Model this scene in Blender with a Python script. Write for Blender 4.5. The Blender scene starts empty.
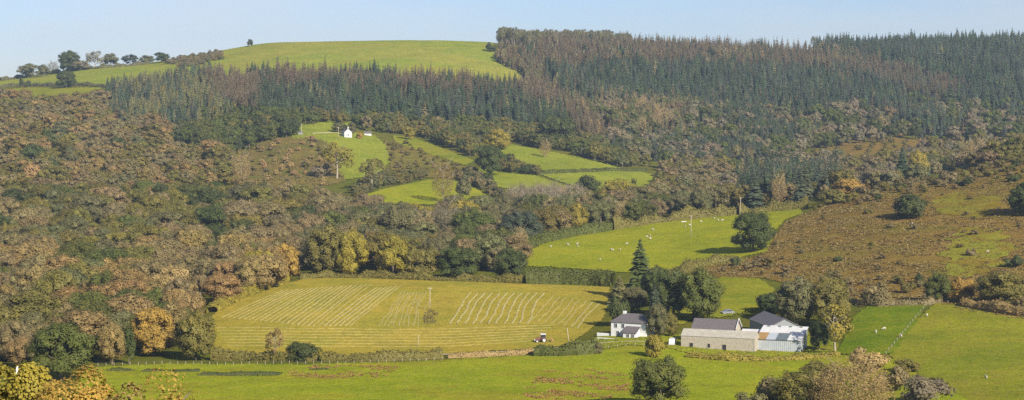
import bpy, bmesh, math, random
import numpy as np
from math import radians, sin, cos, pi
from mathutils import Vector, Matrix

# ------------------------------------------------------------------ camera, sky, sun, exposure
SC = bpy.context.scene
COL = SC.collection
F = 1900.0                       # focal length in pixels (1024 px wide)
CZ = 72.0                        # camera height
HOR = 105.0                      # picture row of the horizon
PITCH = math.atan((200 - HOR) / F)
cp, sp = cos(PITCH), sin(PITCH)
cam_d = bpy.data.cameras.new('camera')
cam = bpy.data.objects.new('camera', cam_d)
COL.objects.link(cam)
cam.location = (0, 0, CZ)
cam.rotation_euler = (pi / 2 - PITCH, 0, 0)
cam_d.sensor_width = 36.0
cam_d.lens = F / 1024 * 36
cam_d.clip_start = 0.5
cam_d.clip_end = 20000
SC.camera = cam

SUN_EL, SUN_AZ = 31.0, 146.0     # azimuth clockwise from the view direction (+y)
w = bpy.data.worlds.new('World')
SC.world = w
w.use_nodes = True
nt = w.node_tree
nt.nodes.clear()
out = nt.nodes.new('ShaderNodeOutputWorld')
bg = nt.nodes.new('ShaderNodeBackground')
sky = nt.nodes.new('ShaderNodeTexSky')
sky.sky_type = 'NISHITA'
sky.sun_disc = False
sky.sun_elevation = radians(SUN_EL)
sky.sun_rotation = radians(SUN_AZ)
sky.altitude = 150
sky.air_density = 1.0
sky.dust_density = 0.25
sky.ozone_density = 2.5
bg.inputs['Strength'].default_value = 0.05
# thin high cloud over the whole sky
tc = nt.nodes.new('ShaderNodeTexCoord')
mp = nt.nodes.new('ShaderNodeMapping')
mp.inputs['Scale'].default_value = (3.0, 3.0, 11.0)
nz = nt.nodes.new('ShaderNodeTexNoise')
nz.inputs['Scale'].default_value = 1.4
nz.inputs['Detail'].default_value = 6
nz.inputs['Roughness'].default_value = 0.55
rp = nt.nodes.new('ShaderNodeMapRange')
rp.inputs['From Min'].default_value = 0.40
rp.inputs['From Max'].default_value = 0.75
rp.inputs['To Max'].default_value = 0.65
mx = nt.nodes.new('ShaderNodeMix')
mx.data_type = 'RGBA'
mx.inputs[7].default_value = (7.7, 7.8, 8.2, 1)
L = nt.links.new
L(tc.outputs['Generated'], mp.inputs['Vector'])
L(mp.outputs['Vector'], nz.inputs['Vector'])
L(nz.outputs['Fac'], rp.inputs['Value'])
L(rp.outputs['Result'], mx.inputs[0])
wb = nt.nodes.new('ShaderNodeMix')
wb.data_type = 'RGBA'; wb.blend_type = 'MULTIPLY'
wb.inputs[0].default_value = 1.0
wb.inputs[7].default_value = (0.84, 0.92, 1.25, 1)
L(sky.outputs['Color'], wb.inputs[6])
L(wb.outputs[2], mx.inputs[6])
L(mx.outputs[2], bg.inputs['Color'])
L(bg.outputs['Background'], out.inputs['Surface'])

sd = bpy.data.lights.new('sun', 'SUN')
sd.energy = 4.6
sd.angle = radians(0.5)
sd.color = (1.0, 0.93, 0.80)
sun = bpy.data.objects.new('sun', sd)
COL.objects.link(sun)
az, el = radians(SUN_AZ), radians(SUN_EL)
sdir = Vector((sin(az) * cos(el), cos(az) * cos(el), sin(el)))
sun.rotation_euler = sdir.to_track_quat('Z', 'Y').to_euler()
sun.location = (200, -100, 300)

SC.view_settings.view_transform = 'Standard'
SC.view_settings.look = 'None'
SC.view_settings.gamma = 1
SC.view_settings.exposure = 1.0
SC.cycles.max_bounces = 6
SC.cycles.diffuse_bounces = 2
SC.cycles.transparent_max_bounces = 8
SC.cycles.volume_bounces = 0
SC.cycles.use_denoising = False
SC.cycles.use_adaptive_sampling = False

rng = np.random.default_rng(7)
random.seed(7)

# ------------------------------------------------------------------ terrain height
# table of picture rows of the ground for each column (azimuth) and depth
UC = [-150, 0, 80, 150, 220, 300, 420, 500, 560, 650, 720, 800, 880, 960, 1024, 1180]
YK = [300, 380, 430, 500, 560, 620, 700, 780, 860, 950, 1050, 1150, 1300, 1450, 1600, 1800, 2000, 2200, 2400, 2700, 3300]
TB = {
 0:    [470, 430, 405, 378, 352, 330, 300, 276, 254, 232, 210, 190, 164, 140, 118, 98, 86, 80, 86, 98, 110],
 80:   [470, 430, 405, 376, 352, 330, 300, 275, 253, 232, 210, 190, 164, 140, 118, 96, 80, 70, 76, 92, 108],
 150:  [470, 430, 406, 376, 354, 328, 298, 274, 253, 232, 211, 191, 165, 140, 117, 93, 75, 63, 68, 88, 105],
 220:  [470, 430, 406, 376, 353, 322, 292, 272, 254, 234, 213, 193, 166, 138, 114, 88, 66, 51, 54, 75, 100],
 300:  [470, 430, 406, 375, 351, 318, 285, 270, 255, 238, 218, 197, 165, 131, 112, 88, 60, 42, 47, 70, 96],
 420:  [470, 430, 406, 374, 352, 320, 284, 268, 252, 236, 217, 196, 172, 145, 122, 90, 60, 41, 46, 70, 95],
 500:  [470, 430, 406, 373, 350, 319, 286, 267, 249, 233, 216, 196, 170, 146, 126, 97, 66, 43, 46, 66, 92],
 560:  [470, 430, 406, 372, 348, 318, 287, 265, 243, 228, 213, 196, 172, 150, 132, 106, 78, 52, 45, 60, 90],
 650:  [470, 430, 405, 371, 342, 313, 285, 262, 238, 221, 210, 200, 183, 165, 146, 115, 84, 58, 47, 58, 88],
 720:  [470, 430, 405, 371, 344, 312, 280, 255, 232, 214, 207, 200, 186, 170, 152, 120, 88, 62, 49, 56, 86],
 800:  [470, 430, 405, 371, 345, 313, 275, 245, 222, 206, 200, 198, 186, 168, 150, 121, 90, 64, 50, 55, 85],
 880:  [470, 430, 404, 368, 336, 305, 268, 235, 208, 190, 190, 192, 180, 160, 145, 120, 90, 64, 50, 55, 85],
 960:  [470, 430, 403, 366, 332, 300, 262, 228, 198, 178, 175, 182, 172, 157, 143, 118, 86, 58, 47, 52, 82],
 1024: [470, 430, 402, 364, 330, 298, 258, 222, 190, 166, 157, 166, 162, 150, 138, 112, 82, 56, 45, 50, 80],
}
TB[-150] = TB[0]
TB[1180] = TB[1024]
TAB = np.array([TB[u] for u in UC], float)

def catmull(xk, yk, x):
    """smooth 1-D interpolation (yk: (n, m) values), monotone-limited tangents"""
    xk = np.asarray(xk, float)
    d = np.diff(yk, axis=0) / np.diff(xk)[:, None]
    m = np.zeros_like(yk)
    h = np.diff(xk)
    for i in range(1, len(xk) - 1):
        a, b = d[i - 1], d[i]
        ok = (a * b) > 0
        w1, w2 = 2 * h[i] + h[i - 1], h[i] + 2 * h[i - 1]
        den = np.where(ok, w1 / np.where(ok, a, 1) + w2 / np.where(ok, b, 1), 1)
        m[i] = np.where(ok, (w1 + w2) / den, 0)
    m[0], m[-1] = d[0], d[-1]
    x = np.clip(x, xk[0], xk[-1])
    i = np.clip(np.searchsorted(xk, x) - 1, 0, len(xk) - 2)
    t = ((x - xk[i]) / h[i])[:, None]
    hh = h[i][:, None]
    return ((2 * t**3 - 3 * t**2 + 1) * yk[i] + (t**3 - 2 * t**2 + t) * hh * m[i]
            + (-2 * t**3 + 3 * t**2) * yk[i + 1] + (t**3 - t**2) * hh * m[i + 1])

LY = np.linspace(math.log(300), math.log(3300), 500)
LU = np.linspace(-150, 1180, 300)
G = catmull(np.log(YK), TAB.T.copy(), LY).T          # (cols, 500)
G = catmull(UC, G, LU)                               # (300, 500)
for _ in range(3):                                   # a little smoothing
    G[1:-1] = 0.25 * G[:-2] + 0.5 * G[1:-1] + 0.25 * G[2:]
    G[:, 1:-1] = 0.25 * G[:, :-2] + 0.5 * G[:, 1:-1] + 0.25 * G[:, 2:]

def height(x, y):
    x = np.asarray(x, float); y = np.asarray(y, float)
    yy = np.clip(y, 300, 3300)
    u = np.clip(512 + F * x / np.maximum(y, 300), -150, 1180)
    fi = (u - LU[0]) / (LU[1] - LU[0])
    fj = (np.log(yy) - LY[0]) / (LY[1] - LY[0])
    i = np.clip(fi.astype(int), 0, len(LU) - 2); j = np.clip(fj.astype(int), 0, len(LY) - 2)
    a, b = fi - i, fj - j
    row = (G[i, j] * (1 - a) * (1 - b) + G[i + 1, j] * a * (1 - b) + G[i, j + 1] * (1 - a) * b + G[i + 1, j + 1] * a * b)
    bb = (200 - row) / F
    z = CZ + yy * (-sp + bb * cp) / (cp + bb * sp)
    zn = np.interp(y, [-400, -20, 0, 20, 70, 200, 300], [CZ + 2, CZ - 1.5, CZ - 1.7, CZ - 5, CZ - 18, CZ - 43, CZ - 57.5])
    z = np.where(y < 300, zn, z)
    n = (0.35 * np.sin(x / 13.7 + 1.3 * np.sin(y / 31)) * np.cos(y / 17.3 + 0.7)
         + 0.45 * np.sin(x / 29 + y / 41 + 2) + 0.3 * np.sin(x / 19 - y / 23))
    return z + n * np.clip((y - 200) / 300, 0, 1) * np.clip((y - 500) / 900 + 0.25, 0.25, 1)

def project(x, y, z):
    d = y * cp - (z - CZ) * sp
    return 512 + F * x / d, 200 - F * (y * sp + (z - CZ) * cp) / d

YS = np.exp(np.linspace(math.log(302), math.log(2390), 1500))
def at(px, row):
    """ground point seen at a pixel: first place along the ray where the ground comes up to it"""
    a = (px - 512) / F
    x = a * YS
    for _ in range(3):
        z = height(x, YS)
        x = a * (YS * cp - (z - CZ) * sp)
    z = height(x, YS)
    _, r = project(x, YS, z)
    k = np.nonzero(r <= row)[0]
    k = k[0] if len(k) else int(np.argmin(r))
    if k > 0:
        t = (r[k - 1] - row) / max(r[k - 1] - r[k], 1e-6)
        t = min(max(t, 0), 1)
    else:
        k, t = 1, 0
    y = YS[k - 1] + (YS[k] - YS[k - 1]) * t
    xx = x[k - 1] + (x[k] - x[k - 1]) * t
    return Vector((xx, y, float(height(xx, y))))

def inpoly(px, py, poly):
    n = len(poly)
    c = np.zeros(np.shape(px), bool)
    j = n - 1
    for i in range(n):
        xi, yi = poly[i]; xj, yj = poly[j]
        if yi != yj:
            c ^= ((yi > py) != (yj > py)) & (px < (xj - xi) * (py - yi) / (yj - yi) + xi)
        j = i
    return c

# ------------------------------------------------------------------ helpers
def tag(o, label=None, cat=None, group=None, kind=None):
    if label: o['label'] = label
    if cat: o['category'] = cat
    if group: o['group'] = group
    if kind: o['kind'] = kind
    return o

def empty(name, loc=(0, 0, 0), rz=0.0):
    o = bpy.data.objects.new(name, None)
    COL.objects.link(o)
    o.empty_display_size = 0.5
    o.location = loc
    o.rotation_euler = (0, 0, rz)
    return o

def link(name, me, mat=None, parent=None):
    o = bpy.data.objects.new(name, me)
    COL.objects.link(o)
    if mat is not None and not me.materials:
        me.materials.append(mat)
    if parent: o.parent = parent
    return o

def mesh_np(name, V, FA, smooth=False, attrs=None):
    """V (n,3); FA list of (m,k) int arrays (tris / quads); attrs: {name: per-face floats}"""
    me = bpy.data.meshes.new(name)
    V = np.asarray(V, np.float32)
    FA = [np.asarray(f, np.int32) for f in FA if len(f)]
    nl = sum(f.size for f in FA); nf = sum(len(f) for f in FA)
    me.vertices.add(len(V)); me.vertices.foreach_set('co', V.ravel())
    me.loops.add(nl); me.loops.foreach_set('vertex_index', np.concatenate([f.ravel() for f in FA]))
    me.polygons.add(nf)
    tot = np.concatenate([np.full(len(f), f.shape[1], np.int32) for f in FA])
    st = np.concatenate([[0], np.cumsum(tot)[:-1]]).astype(np.int32)
    me.polygons.foreach_set('loop_start', st)
    me.polygons.foreach_set('loop_total', tot)
    me.polygons.foreach_set('use_smooth', np.full(nf, smooth))
    if attrs:
        for k, v in attrs.items():
            a = me.attributes.new(k, 'FLOAT', 'FACE')
            a.data.foreach_set('value', np.asarray(v, np.float32))
    me.update(calc_edges=True)
    me.validate()
    return me

class MB:
    """collects simple shapes into one mesh"""
    def __init__(s): s.v = []; s.f = []
    def add(s, v, f):
        n = len(s.v); s.v += [tuple(p) for p in v]; s.f += [tuple(i + n for i in q) for q in f]; return s
    def box(s, x0, x1, y0, y1, z0, z1):
        return s.add([(x0,y0,z0),(x1,y0,z0),(x1,y1,z0),(x0,y1,z0),(x0,y0,z1),(x1,y0,z1),(x1,y1,z1),(x0,y1,z1)],
                     [(3,2,1,0),(4,5,6,7),(0,1,5,4),(1,2,6,5),(2,3,7,6),(3,0,4,7)])
    def slab(s, pts, t):
        """a sheet (list of points in one plane, ccw from outside) given thickness t inwards"""
        p = [Vector(q) for q in pts]
        n = (p[1] - p[0]).cross(p[2] - p[0]).normalized()
        q = [v - n * t for v in p]; k = len(p)
        f = [tuple(range(k)), tuple(range(2 * k - 1, k - 1, -1))]
        f += [(i, k + i, k + (i + 1) % k, (i + 1) % k) for i in range(k)]
        return s.add(p + q, f)
    def tube(s, pts, rad, n=6, cap=True):
        pts = [Vector(p) for p in pts]; rings = []
        base = len(s.v); v = []; f = []
        for i, p in enumerate(pts):
            d = (pts[min(i + 1, len(pts) - 1)] - pts[max(i - 1, 0)]).normalized()
            a = d.orthogonal().normalized() if abs(d.z) < 0.99 else Vector((1, 0, 0))
            b = d.cross(a).normalized(); a = b.cross(d)
            r = rad[i] if hasattr(rad, '__len__') else rad
            for k in range(n):
                t = 2 * pi * k / n
                v.append(p + a * (r * cos(t)) + b * (r * sin(t)))
        for i in range(len(pts) - 1):
            for k in range(n):
                f.append((i*n + k, i*n + (k+1) % n, (i+1)*n + (k+1) % n, (i+1)*n + k))
        if cap:
            f.append(tuple(range(n - 1, -1, -1))); m = (len(pts) - 1) * n
            f.append(tuple(m + k for k in range(n)))
        return s.add(v, f)
    def mesh(s, name, smooth=False):
        me = bpy.data.meshes.new(name)
        me.from_pydata(s.v, [], s.f)
        if smooth: me.polygons.foreach_set('use_smooth', [True] * len(me.polygons))
        me.update()
        return me
    def build(s, name, mat, parent=None, smooth=False):
        return link(name, s.mesh(name, smooth), mat, parent)

# ------------------------------------------------------------------ materials
def new_mat(name):
    m = bpy.data.materials.new(name); m.use_nodes = True
    n = m.node_tree
    return m, n, n.nodes['Principled BSDF']

def noise(n, scale, detail=4, rough=0.6, vec=None):
    t = n.nodes.new('ShaderNodeTexNoise')
    t.inputs['Scale'].default_value = scale; t.inputs['Detail'].default_value = detail
    t.inputs['Roughness'].default_value = rough
    if vec is None:
        c = n.nodes.new('ShaderNodeTexCoord'); vec = c.outputs['Object']
    n.links.new(vec, t.inputs['Vector'])
    return t.outputs['Fac']

def ramp(n, fac, stops):
    r = n.nodes.new('ShaderNodeValToRGB')
    e = r.color_ramp.elements
    while len(e) > 1: e.remove(e[-1])
    e[0].position = stops[0][0]; e[0].color = (*stops[0][1], 1)
    for p, c in stops[1:]:
        k = e.new(p); k.color = (*c, 1)
    n.links.new(fac, r.inputs['Fac'])
    return r.outputs['Color']

def mixc(n, fac, a, b, mode='MIX'):
    m = n.nodes.new('ShaderNodeMix'); m.data_type = 'RGBA'; m.blend_type = mode
    for s, v in ((0, fac), (6, a), (7, b)):
        if isinstance(v, (int, float)): m.inputs[s].default_value = v
        elif isinstance(v, tuple): m.inputs[s].default_value = (*v, 1)
        else: n.links.new(v, m.inputs[s])
    return m.outputs[2]

def rng_map(n, v, a, b, c, d):
    m = n.nodes.new('ShaderNodeMapRange')
    for k, x in zip(('From Min', 'From Max', 'To Min', 'To Max'), (a, b, c, d)): m.inputs[k].default_value = x
    n.links.new(v, m.inputs['Value'])
    return m.outputs['Result']

def bump(n, b, fac, strength, dist):
    k = n.nodes.new('ShaderNodeBump')
    k.inputs['Strength'].default_value = strength; k.inputs['Distance'].default_value = dist
    n.links.new(fac, k.inputs['Height']); n.links.new(k.outputs['Normal'], b.inputs['Normal'])

def grass_mat(name, c0, c1, c2, patch=None, patch_amt=0.5, pscale=0.03, fine=1.6, bal=(0.81, 0.885, 0.33)):
    """c0 / c1 large variation, c2 dry tufts, patch = a different plant in irregular patches"""
    m, n, b = new_mat(name)
    c0, c1, c2, patch = [None if q is None else (q[0] * bal[0], q[1] * bal[1], q[2] * bal[2]) for q in (c0, c1, c2, patch)]
    big = noise(n, 0.018, 5, 0.62); mid = noise(n, 0.16, 4, 0.65); sm = noise(n, fine, 3, 0.7)
    c = mixc(n, rng_map(n, big, 0.35, 0.65, 0, 1), c0, c1)
    c = mixc(n, rng_map(n, mid, 0.45, 0.75, 0, 0.75), c, c2)
    if patch:
        pn = noise(n, pscale, 7, 0.7)
        c = mixc(n, rng_map(n, pn, 0.5, 0.58, 0, patch_amt), c, patch)
    pt = noise(n, 0.055, 5, 0.7); p2 = noise(n, 0.45, 4, 0.7)
    c = mixc(n, 1.0, c, ramp(n, pt, [(0.3, (0.78, 0.84, 0.8)), (0.5, (1, 1, 1)), (0.7, (1.16, 1.1, 1.1))]), 'MULTIPLY')
    c = mixc(n, 1.0, c, ramp(n, p2, [(0.3, (0.76, 0.8, 0.76)), (0.5, (1, 1, 1)), (0.72, (1.2, 1.16, 1.15))]), 'MULTIPLY')
    c = mixc(n, 1.0, c, ramp(n, sm, [(0.25, (0.5, 0.52, 0.5)), (0.5, (1, 1, 1)), (0.75, (1.42, 1.38, 1.25))]), 'MULTIPLY')
    n.links.new(c, b.inputs['Base Color'])
    b.inputs['Roughness'].default_value = 0.9
    b.inputs['Specular IOR Level'].default_value = 0.0
    bump(n, b, sm, 0.9, 0.3)
    return m

def plain(name, col, rough=0.7, var=0.25, scale=1.5, metal=0.0, b_amt=0.0, dirt=None):
    m, n, b = new_mat(name)
    f = noise(n, scale, 6, 0.65)
    lo = tuple(c * (1 - var) for c in col); hi = tuple(min(c * (1 + var), 0.9) for c in col)
    c = ramp(n, f, [(0.3, lo), (0.7, hi)])
    if dirt:
        f2 = noise(n, scale * 0.6, 8, 0.75)
        c = mixc(n, rng_map(n, f2, 0.5, 0.75, 0, 0.8), c, dirt)
    n.links.new(c, b.inputs['Base Color'])
    b.inputs['Roughness'].default_value = rough; b.inputs['Metallic'].default_value = metal
    if b_amt: bump(n, b, f, b_amt, 0.05)
    return m

def leaf_mat(name, trans=0.25, lo=0.62, hi=1.35):
    m, n, b = new_mat(name)
    a = n.nodes.new('ShaderNodeAttribute'); a.attribute_type = 'INSTANCER'; a.attribute_name = 'tint'
    r = n.nodes.new('ShaderNodeAttribute'); r.attribute_type = 'GEOMETRY'; r.attribute_name = 'rnd'
    k = ramp(n, r.outputs['Fac'], [(0.0, (lo * 0.97, lo, lo)), (0.55, (1, 1, 1)), (1.0, (hi * 1.05, hi, hi * 0.9))])
    c = mixc(n, 1.0, a.outputs['Color'], k, 'MULTIPLY')
    n.links.new(c, b.inputs['Base Color'])
    b.inputs['Roughness'].default_value = 0.65
    b.inputs['Specular IOR Level'].default_value = 0.25
    t = n.nodes.new('ShaderNodeBsdfTranslucent'); n.links.new(c, t.inputs['Color'])
    mixs = n.nodes.new('ShaderNodeMixShader'); mixs.inputs[0].default_value = trans
    o = n.nodes['Material Output']
    n.links.new(b.outputs[0], mixs.inputs[1]); n.links.new(t.outputs[0], mixs.inputs[2])
    n.links.new(mixs.outputs[0], o.inputs['Surface'])
    return m

M = {}
M['floor'] = grass_mat('wood_floor', (0.12, 0.10, 0.04), (0.10, 0.11, 0.03), (0.16, 0.125, 0.05))
M['pasture'] = grass_mat('pasture_grass', (0.215, 0.235, 0.028), (0.27, 0.265, 0.036), (0.30, 0.27, 0.065), (0.27, 0.17, 0.06), 0.30, 0.035)
M['paddock'] = grass_mat('paddock_grass', (0.12, 0.165, 0.018), (0.15, 0.175, 0.02), (0.20, 0.185, 0.04), (0.20, 0.18, 0.035), 0.5, 0.05)
M['rough'] = grass_mat('rough_pasture_grass', (0.21, 0.19, 0.042), (0.225, 0.215, 0.04), (0.24, 0.185, 0.07), (0.15, 0.17, 0.03), 0.6, 0.025)
M['hay'] = grass_mat('mown_hay_stubble', (0.31, 0.235, 0.065), (0.27, 0.22, 0.055), (0.34, 0.26, 0.085), (0.23, 0.215, 0.05), 0.5, 0.03, bal=(0.90, 0.91, 0.46))
M['mid'] = grass_mat('middle_pasture_grass', (0.24, 0.245, 0.032), (0.28, 0.26, 0.04), (0.26, 0.235, 0.06), (0.19, 0.22, 0.03), 0.5, 0.02, bal=(0.83, 0.87, 0.33))
M['hill'] = grass_mat('hill_pasture_grass', (0.235, 0.255, 0.05), (0.20, 0.24, 0.045), (0.27, 0.25, 0.07), (0.31, 0.25, 0.08), 0.45, 0.006, 0.5, bal=(0.77, 0.79, 0.42))
M['farfield'] = grass_mat('far_field_grass', (0.23, 0.25, 0.045), (0.21, 0.23, 0.045), (0.26, 0.24, 0.06), None, 0, 0.02, 0.8, bal=(0.77, 0.80, 0.42))
M['bracken'] = grass_mat('bracken_ground', (0.19, 0.13, 0.055), (0.16, 0.11, 0.05), (0.26, 0.19, 0.085), (0.165, 0.15, 0.04), 0.6, 0.03, bal=(0.86, 0.80, 0.42))
M['heath'] = grass_mat('rough_heath_ground', (0.17, 0.12, 0.05), (0.17, 0.15, 0.045), (0.24, 0.18, 0.07), (0.12, 0.125, 0.035), 0.7, 0.02, bal=(0.80, 0.80, 0.5))
M['clearing'] = grass_mat('clearing_grass', (0.215, 0.175, 0.05), (0.22, 0.205, 0.05), (0.26, 0.18, 0.07), (0.20, 0.12, 0.045), 0.75, 0.05)
M['leaf'] = leaf_mat('leaves', 0.25, 0.74, 1.24)
M['leafsoft'] = leaf_mat('canopy_leaves', 0.25, 0.82, 1.16)
M['needle'] = leaf_mat('needles', 0.12, 0.6, 1.4)
M['bark'] = plain('bark', (0.16, 0.125, 0.09), 0.9, 0.35, 3, b_amt=0.5)
M['palebark'] = plain('pale_bark', (0.28, 0.23, 0.165), 0.9, 0.3, 3, b_amt=0.5)
M['straw'] = plain('cut_hay', (0.30, 0.25, 0.09), 0.9, 0.35, 0.9, b_amt=0.8)
M['whitewash'] = plain('white_render', (0.60, 0.60, 0.59), 0.85, 0.06, 0.8, dirt=(0.5, 0.48, 0.43))
M['limewash'] = plain('old_limewash', (0.46, 0.45, 0.43), 0.85, 0.1, 0.8, dirt=(0.34, 0.32, 0.28))
M['slate'] = plain('slate', (0.105, 0.09, 0.09), 0.6, 0.25, 2.2, b_amt=0.3)
M['stone'] = plain('pale_stone_wall', (0.33, 0.295, 0.23), 0.9, 0.28, 1.9, b_amt=0.8, dirt=(0.28, 0.22, 0.14))
M['cement'] = plain('fibre_cement', (0.31, 0.285, 0.235), 0.8, 0.18, 0.9, dirt=(0.27, 0.23, 0.17))
M['sheet'] = plain('pale_metal_sheet', (0.36, 0.385, 0.41), 0.5, 0.1, 0.8, 0.1, dirt=(0.5, 0.5, 0.48))
M['sheetw'] = plain('white_metal_sheet', (0.56, 0.55, 0.53), 0.5, 0.07, 0.7, 0.1, dirt=(0.42, 0.39, 0.33))
M['rust'] = plain('rusty_metal_sheet', (0.27, 0.16, 0.05), 0.8, 0.3, 1.2)
M['darksheet'] = plain('dark_grey_sheet', (0.10, 0.12, 0.125), 0.5, 0.2, 1.0)
M['wallgrey'] = plain('grey_wall_sheet', (0.20, 0.21, 0.215), 0.7, 0.15, 1.2)
M['dark'] = plain('dark_opening', (0.02, 0.02, 0.022), 0.6, 0.2, 2)
M['glass'] = plain('window_glass', (0.03, 0.035, 0.04), 0.1, 0.1, 1)
M['wood'] = plain('weathered_timber', (0.36, 0.30, 0.22), 0.9, 0.25, 3)
M['track'] = plain('track_gravel', (0.34, 0.28, 0.17), 0.95, 0.2, 0.5, dirt=(0.33, 0.28, 0.12))
M['wool'] = plain('fleece', (0.38, 0.35, 0.28), 0.95, 0.12, 6)
M['red'] = plain('red_paint', (0.15, 0.055, 0.04), 0.45, 0.15, 3)
M['rubber'] = plain('tyre_rubber', (0.03, 0.028, 0.025), 0.9, 0.3, 4)
M['rim'] = plain('pale_wheel_rim', (0.45, 0.44, 0.42), 0.5, 0.1, 3)
M['white'] = plain('white_paint', (0.55, 0.55, 0.55), 0.4, 0.05, 2)
M['silver'] = plain('silver_paint', (0.28, 0.30, 0.33), 0.3, 0.05, 2, 0.4)
M['wire'] = plain('fence_wire', (0.3, 0.3, 0.3), 0.5, 0.1, 2, 0.6)

# ------------------------------------------------------------------ ground
def ground_mesh():
    us = np.arange(-420, 1445, 3.0)
    ys = np.concatenate([np.linspace(-350, 280, 26), np.exp(np.arange(math.log(300), math.log(2600), 0.005)), np.linspace(2620, 4200, 24)])
    U, Y = np.meshgrid(us, ys, indexing='ij')
    X = (U - 512) / F * np.maximum(Y, 300)
    Z = height(X, Y)
    V = np.stack([X, Y, Z], -1).reshape(-1, 3)
    nu, ny = U.shape
    idx = np.arange(nu * ny).reshape(nu, ny)
    q = np.stack([idx[:-1, :-1], idx[1:, :-1], idx[1:, 1:], idx[:-1, 1:]], -1).reshape(-1, 4)
    return mesh_np('ground', V, [q], True)
tag(link('ground', ground_mesh(), M['floor']), 'wooded valley ground of brown leaf litter and rough grass', None, None, 'structure')

def vnoise(x, y, s, seed=0):
    return (np.sin(x / s * 1.0 + seed) * np.cos(y / s * 1.3 + 2 * seed) + 0.6 * np.sin(x / s * 2.3 + y / s * 1.9 + seed) + 0.4 * np.cos(x / s * 4.1 - y / s * 3.7)) / 2

def sheet(name, poly, mat, label, lift=0.10, yr=(300, 2600), rag=1.0, big=0.0):
    """a piece of ground cover, following the terrain inside an outline given in the picture"""
    pl = np.array(poly, float)
    c0, c1 = pl[:, 0].min() - 4, pl[:, 0].max() + 4
    pts = [at(p[0], p[1]) for p in poly]
    y0 = max(min(p.y for p in pts) * 0.97, yr[0]); y1 = min(max(p.y for p in pts) * 1.03, yr[1])
    us = np.arange(c0 - 4, c1 + 4, 1.0)
    ys = np.exp(np.arange(math.log(y0), math.log(y1), 0.0016 if y0 < 1000 else 0.0025))
    U, Y = np.meshgrid(us, ys, indexing='ij')
    X = (U - 512) / F * Y
    Z = height(X, Y) + lift + Y * 0.00018
    Xc = (X[:-1, :-1] + X[1:, 1:]) / 2; Yc = (Y[:-1, :-1] + Y[1:, 1:]) / 2
    PX, PY = project(Xc, Yc, height(Xc, Yc))
    k = 500.0 / Yc
    n1 = vnoise(Xc, Yc, 3.1, 1.0) * rag * 1.6; n2 = vnoise(Xc, Yc, 2.7, 4.0) * rag * 0.8
    n1 = n1 + big * vnoise(Xc, Yc, 7.5, 2.0) * 3; n2 = n2 + big * vnoise(Xc, Yc, 6.5, 5.0) * 2 + rng.normal(0, 0.35, Xc.shape) * min(rag, 2)
    ins = inpoly(PX + n1 * k, PY + n2 * k, [tuple(p) for p in poly])
    nu, ny = U.shape
    idx = np.arange(nu * ny).reshape(nu, ny)
    q = np.stack([idx[:-1, :-1], idx[1:, :-1], idx[1:, 1:], idx[:-1, 1:]], -1)[ins]
    used, inv = np.unique(q.ravel(), return_inverse=True)
    V = np.stack([X, Y, Z], -1).reshape(-1, 3)[used]
    me = mesh_np(name, V, [inv.reshape(-1, 4)], True)
    return tag(link(name, me, mat), label, None, None, 'structure')

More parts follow.
